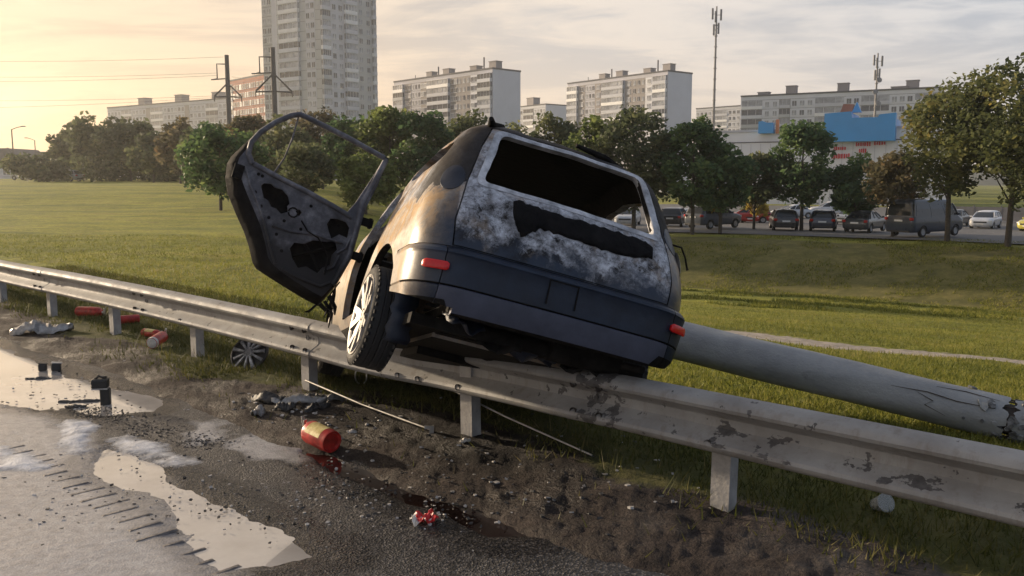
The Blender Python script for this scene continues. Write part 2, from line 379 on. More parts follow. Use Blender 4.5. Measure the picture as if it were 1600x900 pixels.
def liquid(name, c, rough, bump=0.05, scale=6.0, c2=None):
    m, nt, b = new_mat(name)
    geo = nd(nt, 'ShaderNodeNewGeometry').outputs['Position']
    n = nd(nt, 'ShaderNodeTexNoise', None, Vector=geo, Scale=1.8, Detail=6.0, Roughness=0.6).outputs[0]
    n2 = nd(nt, 'ShaderNodeTexNoise', None, Vector=geo, Scale=scale, Detail=3.0).outputs[0]
    bp = nd(nt, 'ShaderNodeBump', None, Strength=bump, Distance=0.01, Height=n2)
    seti(b, Base_Color=ramp(nt, n, [(0.35, c), (0.65, c2 or c)]), Roughness=rough, IOR=1.33, Coat_Weight=1.0, Coat_Roughness=0.02, Coat_IOR=1.8, Normal=bp.outputs[0])
    return m
def road():
    us = np.concatenate([np.linspace(-60, -9.2, 40), np.linspace(-9, 1.6, 460), np.linspace(1.7, 40, 40)])
    vs = np.concatenate([np.linspace(-14, -4.1, 20), np.linspace(-4.0, -0.45, 170)])
    U, V = np.meshgrid(us, vs); X = RO[0] + U * RU[0] + V * RV[0]; Y = RO[1] + U * RU[1] + V * RV[1]
    Z = road_z(X, Y) - 0.05 * sstep(-0.75, -0.5, V)
    nr, na = X.shape; idx = np.arange(nr * na).reshape(nr, na)
    f = np.stack([idx[:-1, :-1], idx[:-1, 1:], idx[1:, 1:], idx[1:, :-1]], -1).reshape(-1, 4)
    P = np.stack([X, Y], -1)
    left = gpoly([(-200, 560), (60, 640), (170, 690), (250, 740), (330, 800), (420, 870), (300, 1000), (-500, 1000), (-300, 640)])
    pale = [gpoly([(375, 688), (440, 682), (475, 700), (465, 716), (400, 708)]), gpoly([(296, 660), (335, 655), (345, 680), (310, 690)])]
    res = sstep(-0.25, 0.35, poly_sdf(P, left)) * 1.15
    for q in pale: res = np.maximum(res, sstep(-0.22, 0.10, poly_sdf(P, q) + (fbm(X * 6, Y * 6, 4, 71) - 0.5) * 0.3) * 0.95)
    me = np_mesh('road', np.stack([X, Y, Z], -1).reshape(-1, 3), f, mat_road(), True, dict(residue_sheen=('POINT', res), wet=('POINT', np.max([sstep(-0.40, -0.02, poly_sdf(P, q)) for q in PUD + FLUID], 0))))
    ro = link('road', me, kind='structure', label='wet asphalt road edge with puddles, pale foam film and painted sky sheen')
    # water lies level in the dips of the asphalt
    for nm, polys, mt, z in (('puddle', [WATER], liquid('puddle_water', (0.37, 0.345, 0.32), 0.10, 0.02, c2=(0.54, 0.51, 0.48)), -0.0135),
                             ('spilled_fluid', FLUID, liquid('red_brown_fluid', (0.011, 0.006, 0.005), 0.12, 0.06, c2=(0.020, 0.008, 0.007)), -0.0125)):
        pts = np.array(polys[0]); c = pts.mean(0); pts = c + (pts - c) * (1.4 if nm != 'puddle' else 1.0)
        mb = MB(); mb.add([(p[0], p[1], z) for p in pts], [tuple(range(len(pts)))])
        link(nm, mb.mesh(nm, mt), kind='structure')
    # profiled ridges of the edge marking
    mt = simple('worn_marking', (0.15, 0.135, 0.125), 0.6, var=0.6, scale=30, bump=0.3)
    a = w2uv(*G(18, 700)[:2]); bq = w2uv(*G(262, 838)[:2]); vm = (a[1] + bq[1]) / 2
    prof = [(-0.12, 0.0), (-0.012, 0.013)]
    w, L = 0.017, 0.22
    rb = MB(); rb.add([(-w, -L/2, -0.006), (w, -L/2, -0.006), (w, L/2, -0.006), (-w, L/2, -0.006), (-w*.5, -L/2+.02, .0045), (w*.5, -L/2+.02, .0045), (w*.5, L/2-.02, .0045), (-w*.5, L/2-.02, .0045)],
                      [(0,3,2,1),(4,5,6,7),(0,1,5,4),(1,2,6,5),(2,3,7,6),(3,0,4,7)])
    rme = rb.mesh('marking_ridge', mt, 40); ua = math.atan2(RU[1], RU[0]); k = 0; u = a[0]
    while u < bq[0] + 0.9:
        p = uv2w(u, vm + random.uniform(-.015, .015)); o = link('marking_ridge', rme, ro); o.location = (p.x, p.y, float(road_z(np.array([p.x]), np.array([p.y]))[0]))
        o.rotation_euler = (0, 0, ua + random.uniform(-.03, .03)); o.scale = (random.uniform(.6, 1.1), random.uniform(.6, 1.08), random.uniform(.35, 1.0)); u += 0.148
    return ro
ROAD = road()

def foam_patch(px, h, label, seed):
    pts = np.array(gpoly(px)); lo, hi = pts.min(0) - 0.12, pts.max(0) + 0.12
    n = 90; xs = np.linspace(lo[0], hi[0], n); ys = np.linspace(lo[1], hi[1], n); X, Y = np.meshgrid(xs, ys); P = np.stack([X, Y], -1)
    s = poly_sdf(P, list(map(tuple, pts))) + (fbm(X * 5, Y * 5, 4, seed) - 0.5) * 0.22
    hh = sstep(-0.05, 0.30, s) * (0.45 + 0.9 * fbm(X * 7, Y * 7, 4, seed + 5)) * h - 0.006 + 0.004 * fbm(X * 60, Y * 60, 2, seed)
    idx = np.arange(n * n).reshape(n, n); f = np.stack([idx[:-1, :-1], idx[:-1, 1:], idx[1:, 1:], idx[1:, :-1]], -1).reshape(-1, 4)
    keep = (hh.ravel()[f] > -0.0045).any(1)
    me = np_mesh('foam', np.stack([X, Y, hh + road_z(X, Y) * 0.5], -1).reshape(-1, 3), f[keep], MATS['foam'], True, dict(film=('POINT', sstep(-0.06, 0.20, s))))
    bm = bmesh.new(); bm.from_mesh(me); bmesh.ops.delete(bm, geom=[v for v in bm.verts if not v.link_faces], context='VERTS'); bm.to_mesh(me); bm.free()
    link('foam', me, kind='stuff', label=label, category='foam')
mf, ntf, bf = new_mat('foam')
_t = nd(ntf, 'ShaderNodeTexCoord').outputs['Object']; _n = nd(ntf, 'ShaderNodeTexNoise', None, Vector=_t, Scale=90.0, Detail=4.0).outputs[0]
_n3 = nd(ntf, 'ShaderNodeTexNoise', None, Vector=_t, Scale=9.0, Detail=5.0).outputs[0]
seti(bf, Base_Color=ramp(ntf, _n3, [(0.3, (0.52, 0.53, 0.56)), (0.7, (0.76, 0.78, 0.83))]), Roughness=0.55, Normal=nd(ntf, 'ShaderNodeBump', None, Strength=0.5, Distance=0.01, Height=_n).outputs[0])
_fa = nd(ntf, 'ShaderNodeAttribute', dict(attribute_name='film')).outputs['Fac']; _fo = [n for n in ntf.nodes if n.type == 'OUTPUT_MATERIAL'][0]
_fn = math_(ntf, 'ADD', _fa, math_(ntf, 'MULTIPLY', math_(ntf, 'SUBTRACT', nd(ntf, 'ShaderNodeTexNoise', None, Vector=_t, Scale=14.0, Detail=7.0, Roughness=0.7).outputs[0], 0.5), 1.3))
_fm = nd(ntf, 'ShaderNodeMixShader', None, Fac=ramp(ntf, _fn, [(0.10, 0.0), (0.85, 0.95)]), i1=nd(ntf, 'ShaderNodeBsdfTransparent').outputs[0], i2=bf.outputs[0]); ntf.links.new(_fm.outputs[0], _fo.inputs[0])
foam_patch([(165, 686), (200, 676), (250, 690), (300, 706), (318, 722), (270, 726), (215, 718), (165, 704)], 0.024, 'long white foam patch beside the beige puddle', 101)
foam_patch([(70, 664), (100, 650), (150, 655), (165, 678), (150, 700), (120, 712), (80, 700)], 0.026, 'white foam mound in the middle of the wet road edge', 131)
foam_patch([(-40, 690), (15, 690), (70, 706), (100, 732), (40, 745), (-30, 740)], 0.028, 'bluish foam patch at the left edge of the road', 151)

# ---------------------------------------------------------------- grass blades (nobody could count them)
def leafy(name, stops, trans=0.35, rough=0.6):
    m, nt, b = new_mat(name)
    at = nd(nt, 'ShaderNodeAttribute', dict(attribute_name='rnd')).outputs['Fac']
    c = ramp(nt, at, stops)
    seti(b, Base_Color=c, Roughness=rough, Specular_IOR_Level=0.25)
    tr = nd(nt, 'ShaderNodeBsdfTranslucent', None, Color=c)
    ms = nd(nt, 'ShaderNodeMixShader', None, Fac=trans, i1=b.outputs[0], i2=tr.outputs[0])
    out = [n for n in nt.nodes if n.type == 'OUTPUT_MATERIAL'][0]; nt.links.new(ms.outputs[0], out.inputs[0])
    return m
def blades(name, X, Y, hgt, wid, mat, label, seed=0, lean=0.5):
    rg = np.random.RandomState(seed); n = len(X); Z = terrain(X, Y) - 0.01
    a = rg.rand(n) * 2 * np.pi; h = hgt * (0.5 + rg.rand(n)); w = wid * (0.6 + 0.8 * rg.rand(n))
    la = rg.rand(n) * 2 * np.pi; ll = h * lean * rg.rand(n) * 1.5
    b0 = np.stack([X - np.cos(a) * w / 2, Y - np.sin(a) * w / 2, Z], -1); b1 = np.stack([X + np.cos(a) * w / 2, Y + np.sin(a) * w / 2, Z], -1)
    tp = np.stack([X + np.cos(la) * ll, Y + np.sin(la) * ll, Z + h], -1)
    vs = np.stack([b0, b1, tp], 1).reshape(-1, 3); f = np.arange(3 * n).reshape(n, 3)
    rn = np.clip(0.55 * rg.rand(n) + 0.45 * fbm(X * 0.8, Y * 0.8, 3, seed + 1) * 1.4 - 0.1, 0, 1)
    link(name, np_mesh(name, vs, f, mat, False, dict(rnd=('FACE', rn))), kind='stuff', label=label, category='grass')
def grass():
    gm = leafy('grass_blade', [(0.0, (0.075, 0.092, 0.022)), (0.4, (0.175, 0.190, 0.034)), (0.7, (0.280, 0.265, 0.055)), (1.0, (0.40, 0.33, 0.15))], 0.45)
    rg = np.random.RandomState(3); vm_ = leafy('verge_blade', [(0.0, (0.030, 0.038, 0.010)), (0.4, (0.070, 0.080, 0.018)), (0.7, (0.125, 0.115, 0.032)), (1.0, (0.27, 0.22, 0.11))], 0.4)  # verge blades: dry and dirty, darkened further to paint in the car's shade
    n = 150000; u = rg.uniform(-14, 9, n); v = rg.uniform(-0.75, 2.6, n)
    lim = np.interp(u, [-12, -6, -3, -1.5, 0.5, 2.5, 6], [-0.10, -0.16, -0.20, 0.30, 0.35, 0.12, 0.12]); x = RO[0] + u * RU[0] + v * RV[0]; y = RO[1] + u * RU[1] + v * RV[1]
    d = sstep(-0.25, 0.45, v - lim - (fbm(u * 1.6, v * 1.6, 4, 3) - 0.5) * 1.3); k = (rg.rand(n) < d * 0.9 + 0.012) & (y > 1.5)
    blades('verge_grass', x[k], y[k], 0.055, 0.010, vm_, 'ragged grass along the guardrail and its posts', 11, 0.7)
    n = 7000; u = rg.uniform(-12, 7, n); v = rg.uniform(-0.7, 1.6, n); x = RO[0] + u * RU[0] + v * RV[0]; y = RO[1] + u * RU[1] + v * RV[1]; k = (fbm(u * 2.3, v * 2.3, 3, 91) > 0.56) & (y > 1.5) & (v > np.interp(u, [-12, -3, -1.5, 0.5, 2.5], [-.2, -.25, .2, .2, -.3]))
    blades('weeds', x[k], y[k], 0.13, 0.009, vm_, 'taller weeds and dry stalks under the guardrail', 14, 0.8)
    n = 190000; yy = 5.5 * (26 / 5.5) ** rg.rand(n); xx = yy * rg.uniform(-0.75, 0.75, n); uu, vv = w2uv(xx, yy); k = (vv > 2.4) & (path_mask(xx, yy) < 0.30)
    blades('field_grass', xx[k], yy[k], 0.055, 0.016, gm, 'short mown grass covering the field behind the guardrail', 12, 0.9)
    n = 70000; yy = rg.uniform(25, 52, n); xx = yy * rg.uniform(0.05, 0.75, n); k = fbm(xx * 0.6, yy * 0.6, 3, 93) > 0.47
    blades('far_field_grass', xx[k], yy[k], 0.10, 0.05, gm, 'tufts of grass over the far field and the bank below the car park', 15, 0.9)
grass()

# ================================================================ guardrail
RAIL_RZ = math.atan2(RU[1], RU[0])
def mat_rail():
    m, nt, b = new_mat('painted_rail')
    tc = nd(nt, 'ShaderNodeTexCoord').outputs['Object']; sep = nd(nt, 'ShaderNodeSeparateXYZ', None, i0=tc)
    N = lambda s, d=5.0, r=0.6, v=tc: nd(nt, 'ShaderNodeTexNoise', None, Vector=v, Scale=s, Detail=d, Roughness=r).outputs[0]
    base = ramp(nt, N(2.5, 8.0, 0.65), [(0.3, (0.20, 0.19, 0.18)), (0.55, (0.29, 0.285, 0.275)), (0.75, (0.36, 0.355, 0.345))])
    dirt = nd(nt, 'ShaderNodeMapping', None, Vector=tc, Scale=(5.0, 5.0, 0.9)).outputs[0]
    base = mix(nt, ramp(nt, N(3.0, 6.0, 0.7, dirt), [(0.52, 0.0), (0.72, 0.6)]), base, (0.16, 0.13, 0.105))
    # paint flaked off down to dark steel
    mp = nd(nt, 'ShaderNodeMapping', None, Vector=tc, Scale=(1.0, 0.0, 2.6)).outputs[0]
    chip = N(4.2, 7.0, 0.62, mp)
    band = ramp(nt, sep.outputs[2], [(0.385, 0.0), (0.405, 1.0), (0.455, 1.0), (0.50, 0.0)])
    lng = math_(nt, 'MULTIPLY', ramp(nt, math_(nt, 'MULTIPLY_ADD', sep.outputs[0], 0.1), [(0.0, 0.0), (0.12, 0.0), (0.16, 1.0), (1.0, 1.0)]), 1.0)
    lng.node.inputs[0].links[0].from_node.inputs[0].links[0].from_node.inputs[2].default_value = 0.0
    big = math_(nt, 'ADD', chip, math_(nt, 'MULTIPLY', math_(nt, 'MULTIPLY', band, lng), 0.115))
    f1 = ramp(nt, big, [(0.652, 0.0), (0.662, 1.0)])
    small = ramp(nt, N(16.0, 3.0, 0.5), [(0.715, 0.0), (0.725, 0.9)])
    # scars where the sections overlap
    scar = ramp(nt, math_(nt, 'ABSOLUTE', math_(nt, 'SUBTRACT', sep.outputs[0], 1.20)), [(0.10, 1.0), (0.16, 0.0)])
    f2 = ramp(nt, math_(nt, 'ADD', N(11.0, 4.0), math_(nt, 'MULTIPLY', scar, 0.18)), [(0.655, 0.0), (0.672, 1.0)])
    f = math_(nt, 'MAXIMUM', math_(nt, 'MAXIMUM', f1, small), f2)
    steel = ramp(nt, N(24.0), [(0.35, (0.055, 0.052, 0.052)), (0.7, (0.12, 0.115, 0.115))])
    c = mix(nt, f, base, steel)
    bp = nd(nt, 'ShaderNodeBump', None, Strength=0.35, Distance=0.006, Height=math_(nt, 'SUBTRACT', N(40.0, 3.0), math_(nt, 'MULTIPLY', f, 0.5)))
    seti(b, Base_Color=c, Roughness=ramp(nt, N(7.0), [(0.3, 0.55), (0.7, 0.75)]), Specular_IOR_Level=0.5, Normal=bp.outputs[0])
    return m
def guardrail():
    m = mat_rail(); mp = simple('galvanised_post', (0.33, 0.32, 0.31), 0.55, metal=0.0, var=0.3, scale=7, bump=0.2)
    mbolt = simple('rusty_bolt', (0.07, 0.055, 0.045), 0.6, var=0.4, scale=30)
    root = empty('guardrail', (RO[0], RO[1], 0), RAIL_RZ, label='long grey steel guardrail with flaking paint running under the burnt car', category='guardrail')
    half = [(0.155, 0.0), (0.153, -0.030), (0.140, -0.075), (0.124, -0.096), (0.104, -0.103), (0.086, -0.097), (0.066, -0.066), (0.044, -0.022), (0.026, -0.004), (0.0, 0.0)]
    prof = [(0.495 + z, v) for z, v in half] + [(0.495 - z, v) for z, v in half[:-1][::-1]]
    def sag(u): return -0.035 * math.exp(-((u + 0.55) / 0.9) ** 2) + 0.008 * math.sin(u * 0.9)
    def bulge(u): return 0.06 * math.exp(-((u + 0.3) / 0.55) ** 2) - 0.02 * math.exp(-((u - 0.9) / 0.3) ** 2) + 0.006 * math.sin(u * 1.7 + 1)
    def section(u0, u1, off):
        k = max(2, int((u1 - u0) / 0.12)); vs = []; fs = []; n = len(prof)
        for layer in (0, 1):
            for i in range(k + 1):
                u = u0 + (u1 - u0) * i / k
                for (z, v) in prof: vs.append((u, v + off + layer * 0.004 + bulge(u), z + sag(u)))
        st = (k + 1) * n
        for i in range(k):
            for j in range(n - 1):
                a, b_, c, d = i*n+j, (i+1)*n+j, (i+1)*n+j+1, i*n+j+1
                fs += [(a, b_, c, d), (d+st, c+st, b_+st, a+st)]
            for j in (0, n - 1):
                a, b_ = i*n+j, (i+1)*n+j; fs.append((a, a+st, b_+st, b_))
        for i in (0, k):
            for j in range(n - 1): a = i*n+j; fs.append((a, a+1, a+1+st, a+st))
        mb = MB(); mb.add(vs, fs); return mb
    J = [1.13 + 2.93 * k for k in range(-9, 4)]
    for i in range(len(J) - 1):
        section(J[i] - 0.15, J[i + 1] + 0.15, -0.0055 * (i % 2)).build('beam', m, root, 35)
    # posts: folded channel, open to the side
    pm = MB(); pr = [(-0.055, 0.03), (0.055, 0.03), (0.055, 0.115), (0.030, 0.115), (0.030, 0.108), (0.047, 0.108), (0.047, 0.038), (-0.047, 0.038), (-0.047, 0.108), (-0.030, 0.108), (-0.030, 0.115), (-0.055, 0.115)]
    n = len(pr); vs = [(x, y, -0.35) for x, y in pr] + [(x, y, 0.56) for x, y in pr]
    pm.add(vs, [(i, (i+1) % n, (i+1) % n + n, i+n) for i in range(n)] + [tuple(range(n, 2*n))]); pme = pm.mesh('post', mp)
    bm_ = MB(); bm_.lathe([(0.001, -0.03), (0.016, -0.024), (0.021, -0.012), (0.021, 0.0)], 10, Matrix.Rotation(-math.pi/2, 4, 'X').inverted()); 
    bme = bm_.mesh('bolt', mbolt, 40)
    for k in range(-10, 5):
        u = 1.92 * k; o = link('post', pme, root); o.location = (u, 0.0, 0.0); o.rotation_euler = (0, R_(random.uniform(-1, 1)), 0)
    for u in J[1:]:
        for du, dz in ((-0.09, 0.575), (0.09, 0.575), (-0.09, 0.415), (0.09, 0.415), (0, 0.495)):
            if abs(u) > 9: continue
            o = link('bolt', bme, root); v = -0.106 if dz != 0.495 else -0.012
            o.location = (u + du, v + bulge(u + du), dz + sag(u + du))
    for u in (-0.62, -0.42, -3.84, 1.92, 0.0):
        o = link('bolt', bme, root); o.location = (u, -0.106 + bulge(u), 0.40 + sag(u))
guardrail()

# ================================================================ the burnt car
CAR_R = (Matrix.Rotation(R_(18), 4, 'Z') @ Matrix.Rotation(R_(-13), 4, 'X') @ Matrix.Rotation(R_(17), 4, 'Y'))
CAR_T = Vector((0.17, 4.3, 0.655))
CAR_M = Matrix.Translation(CAR_T) @ CAR_R
CAR_I = CAR_M.inverted()
def plan(w, yr, yf, rc, rf, bow, n=8, taper=0.0):       # outline of a car body slice, same count for every slice
    pts = []
    xs = np.linspace(-1, 1, 21)
    fl = w - rc
    for x in xs: pts.append((x * fl, yr + bow * (x * fl / w) ** 2))
    y0 = yr + bow * (fl / w) ** 2
    for i in range(1, n + 1):
        q = math.pi / 2 * i / n; pts.append((fl + rc * math.sin(q), y0 + rc * (1 - math.cos(q))))
    y1 = yf - rf
    for i in range(1, 33): pts.append((w, y0 + rc + (y1 - y0 - rc) * i / 32))
    fw = w - rf
    for i in range(1, n + 1):
        q = math.pi / 2 * i / n; pts.append((fw + rf * math.cos(q), y1 + rf * math.sin(q)))
    for x in np.linspace(1, -1, 13)[1:]: pts.append((x * fw, yf))
    for i in range(1, n + 1):
        q = math.pi / 2 * i / n; pts.append((-fw - rf * math.sin(q), yf - rf * (1 - math.cos(q))))
    for i in range(1, 33): pts.append((-w, y1 + (y0 + rc - y1) * i / 32))
    for i in range(1, n): 
        q = math.pi / 2 * i / n; pts.append((-fl - rc * math.cos(q), y0 + rc - rc * math.sin(q)))
    if taper: pts = [(x * 1.065 * (1 - taper * (1 - float(sstep(0.0, 1.7, y)))), y) for x, y in pts]
    return pts
def loft(levels, off=0.0, taper=0.0):
    mb = MB(); vs = []; fs = []; n = None
    for lv in levels:
        z, w, yr, yf, rc, rf, bow = lv
        p = plan(w - off, yr + off, yf - off, max(0.05, min(rc - off * .5, w - off - 0.03)), max(0.03, min(rf, w - off - 0.02)), bow, 8, taper); n = len(p)
        vs += [(x, y, z) for x, y in p]
    for i in range(len(levels) - 1):
        for j in range(n): j2 = (j + 1) % n; fs.append((i*n+j, i*n+j2, (i+1)*n+j2, (i+1)*n+j))
    fs.append(tuple(range(n))[::-1]); fs.append(tuple(range((len(levels)-1)*n, len(levels)*n)))
    mb.add(vs, fs); return mb
def dense(levels, step):
    zs = [l[0] for l in levels]; z = np.concatenate([np.arange(zs[0], zs[-1], step), [zs[-1]]]); A = np.array(levels)
    # smooth interpolation (Catmull-Rom like) through the given slices
    out = []
    for q in z:
        i = int(np.clip(np.searchsorted(zs, q) - 1, 0, len(zs) - 2)); t = (q - zs[i]) / (zs[i+1] - zs[i])
        p0, p1, p2, p3 = A[max(i-1, 0)], A[i], A[i+1], A[min(i+2, len(zs)-1)]
        m1 = (p2 - p0) / max(1e-6, (p2[0] - p0[0])) * (p2[0] - p1[0]); m2 = (p3 - p1) / max(1e-6, (p3[0] - p1[0])) * (p2[0] - p1[0])
        r = (2*t**3 - 3*t**2 + 1) * p1 + (t**3 - 2*t**2 + t) * m1 + (-2*t**3 + 3*t**2) * p2 + (t**3 - t**2) * m2; r[0] = q; out.append(tuple(r))
    return out
def prism_y(poly, y0, y1):                   # polygon in (x, z) extruded along y
    M = Matrix(((1, 0, 0, 0), (0, 0, -1, y1), (0, 1, 0, 0), (0, 0, 0, 1)))
    mb = MB(); mb.prism(poly, [], y1 - y0, M); return mb.mesh('cut', [])
def prism_x(poly, x0, x1):                   # polygon in (y, z) extruded along x
    M = Matrix(((0, 0, 1, x0), (1, 0, 0, 0), (0, 1, 0, 0), (0, 0, 0, 1)))
    mb = MB(); mb.prism(poly, [], x1 - x0, M); return mb.mesh('cut', [])
def cyl_x(y, z, r, x0, x1, n=40): return prism_x([(y + r * math.cos(2*math.pi*i/n), z + r * math.sin(2*math.pi*i/n)) for i in range(n)], x0, x1)
def rounded(poly, r, n=5):
    out = []; k = len(poly)
    for i in range(k):
        p = Vector(poly[i]); a = (Vector(poly[i-1]) - p); b = (Vector(poly[(i+1) % k]) - p); rr = min(r, a.length * .45, b.length * .45)
        p0 = p + a.normalized() * rr; p1 = p + b.normalized() * rr
        for j in range(n + 1):
            t = j / n; out.append(tuple((1-t)**2 * p0 + 2*t*(1-t) * p + t*t * p1))
    return out

def mat_burnt(name='burnt_paint', tail=False):
    m, nt, b = new_mat(name)
    tc = nd(nt, 'ShaderNodeTexCoord').outputs['Object']; sep = nd(nt, 'ShaderNodeSeparateXYZ', None, i0=tc); x, y, z = sep.outputs
    N = lambda s, d=6.0, r=0.62, v=tc, ds=0.0: nd(nt, 'ShaderNodeTexNoise', None, Vector=v, Scale=s, Detail=d, Roughness=r, Distortion=ds).outputs[0]
    nb = N(3.2, 8.0, 0.68, ds=0.6); nf = N(11.0, 8.0, 0.75); nbc = math_(nt, 'SUBTRACT', nb, 0.5); nfc = math_(nt, 'SUBTRACT', nf, 0.5)
    zz = math_(nt, 'ADD', z, math_(nt, 'ADD', math_(nt, 'MULTIPLY', nbc, 0.55), math_(nt, 'MULTIPLY', nfc, 0.10)))
    navy = ramp(nt, N(5.0), [(0.3, (0.008, 0.018, 0.040)), (0.7, (0.016, 0.030, 0.060))])
    soot = ramp(nt, nf, [(0.3, (0.006, 0.006, 0.007)), (0.7, (0.024, 0.022, 0.023))])
    ash = ramp(nt, nf, [(0.28, (0.10, 0.10, 0.11)), (0.45, (0.27, 0.27, 0.29)), (0.6, (0.58, 0.60, 0.66)), (0.72, (0.80, 0.82, 0.88))])
    tan = ramp(nt, nf, [(0.3, (0.16, 0.10, 0.055)), (0.5, (0.34, 0.25, 0.17)), (0.7, (0.52, 0.45, 0.38))])
    # how high the fire reached: paint survives low down, ash above
    burn = ramp(nt, zz, [(0.66, 0.0), (0.76, 1.0)])
    # scale, rust and painted sun glare on the flanks, white ash on the rear
    side = ramp(nt, math_(nt, 'ADD', y, math_(nt, 'MULTIPLY', nbc, 0.4)), [(0.30, 0.0), (0.50, 1.0)])
    hi = ramp(nt, z, [(0.72, -0.06), (0.98, 0.02), (1.06, 0.16), (1.5, 0.20)])
    hi = math_(nt, 'SUBTRACT', ramp(nt, z, [(0.68, 0.16), (0.78, 0.27), (0.95, 0.33), (1.03, 0.46), (1.30, 0.48)]), 0.25)
    fine = N(26.0, 10.0, 0.80, ds=0.8); mass = math_(nt, 'ADD', math_(nt, 'ADD', N(4.2, 8.0, 0.66, ds=1.2), math_(nt, 'MULTIPLY', math_(nt, 'SUBTRACT', fine, 0.5), 0.55)), hi)
    ash = mix(nt, ramp(nt, fine, [(0.36, 0.85), (0.50, 0.0)]), ash, (0.05, 0.05, 0.055))
    rear = mix(nt, ramp(nt, mass, [(0.37, 0.0), (0.45, 0.55), (0.56, 1.0)]), soot, ash)
    rear = mix(nt, ramp(nt, N(6.0, 5.0), [(0.56, 0.0), (0.68, 0.5)]), rear, tan)
    runs = N(1.0, 8.0, 0.7, nd(nt, 'ShaderNodeMapping', None, Vector=tc, Scale=(16.0, 16.0, 2.2)).outputs[0])
    rear = mix(nt, ramp(nt, runs, [(0.54, 0.0), (0.68, 0.45)]), rear, soot)
    flank = mix(nt, ramp(nt, N(2.6, 8.0, 0.7), [(0.42, 0.0), (0.56, 1.0)]), tan, ash)
    flank = mix(nt, ramp(nt, N(7.0, 6.0), [(0.60, 0.0), (0.70, 0.5)]), flank, soot)
    hot = mix(nt, side, rear, flank)
    # soot drawn out of the window openings
    up = ramp(nt, math_(nt, 'ADD', z, math_(nt, 'MULTIPLY', nbc, 0.25)), [(1.16, 0.0), (1.26, 0.85), (1.50, 0.6)])
    pil = math_(nt, 'MULTIPLY', up, ramp(nt, math_(nt, 'ABSOLUTE', x), [(0.52, 0.0), (0.57, 1.0)]))
    pil = math_(nt, 'MULTIPLY', pil, ramp(nt, y, [(0.55, 1.0), (0.85, 0.15)]))
    if not tail: pil = math_(nt, 'MULTIPLY', ramp(nt, zz, [(0.98, 0.0), (1.10, 0.95)]), ramp(nt, math_(nt, 'ADD', y, math_(nt, 'MULTIPLY', nbc, 0.35)), [(0.55, 1.0), (0.78, 0.0)]))
    hot = mix(nt, pil, hot, soot) if not tail else hot
    # the rear corners beside the tailgate kept their dark paint
    cor = math_(nt, 'MULTIPLY', ramp(nt, math_(nt, 'ABSOLUTE', x), [(0.628, 0.0), (0.636, 1.0)]), math_(nt, 'SUBTRACT', 1.0, side))
    cor = math_(nt, 'MULTIPLY', cor, ramp(nt, zz, [(0.98, 1.0), (1.16, 0.0)]))
    burn = math_(nt, 'MULTIPLY', burn, math_(nt, 'SUBTRACT', 1.0, cor))
    c = mix(nt, burn, navy, hot)
    if not tail:      # dusty scale on the flank, with the sun's glare painted into its beige
        flk = math_(nt, 'MULTIPLY', ramp(nt, math_(nt, 'ADD', y, math_(nt, 'MULTIPLY', nbc, 0.25)), [(0.10, 0.0), (0.34, 1.0)]), ramp(nt, zz, [(0.30, 0.6), (0.95, 0.9), (1.05, 0.0)]))
        c = mix(nt, flk, c, ramp(nt, N(19.0, 9.0, 0.78, ds=0.5), [(0.3, (0.16, 0.115, 0.075)), (0.45, (0.38, 0.30, 0.22)), (0.6, (0.50, 0.43, 0.35)), (0.75, (0.62, 0.56, 0.50))]))
    if not tail:
        c = mix(nt, ramp(nt, math_(nt, 'ADD', y, math_(nt, 'MULTIPLY', nbc, 0.5)), [(1.22, 0.0), (1.42, 1.0)]), c, soot)
        fw_ = ramp(nt, y, [(1.2, 1.0), (1.4, 0.0)])
    else: fw_ = 1.0
    if not tail:
        orr = math_(nt, 'MULTIPLY', math_(nt, 'MULTIPLY', flk, fw_), ramp(nt, math_(nt, 'ADD', N(7.0, 8.0, 0.7, ds=0.8), ramp(nt, z, [(0.70, -0.12), (0.82, 0.06), (1.0, 0.06)])), [(0.52, 0.0), (0.60, 0.75)]))
        c = mix(nt, orr, c, ramp(nt, nf, [(0.3, (0.30, 0.15, 0.04)), (0.7, (0.58, 0.36, 0.13))]))
    dust = math_(nt, 'MULTIPLY', fw_, ramp(nt, N(1.8, 7.0, 0.7), [(0.4, 0.02), (0.7, 0.14)]))
    c = mix(nt, dust, c, (0.20, 0.17, 0.14))
    ro = nt.nodes.new('ShaderNodeMix'); nt.links.new(burn, ro.inputs[0]); ro.inputs[2].default_value = 0.34; ro.inputs[3].default_value = 0.72
    bp = nd(nt, 'ShaderNodeBump', None, Strength=math_(nt, 'MULTIPLY_ADD', burn, 0.55), Distance=0.012, Height=math_(nt, 'ADD', nf, math_(nt, 'MULTIPLY', nb, 0.6)))
    bp.inputs['Strength'].links[0].from_node.inputs[2].default_value = 0.06
    seti(b, Base_Color=c, Roughness=ro.outputs[0], Specular_IOR_Level=ramp(nt, burn, [(0.0, 0.4), (1.0, 0.12)]), Normal=bp.outputs[0])
    return m

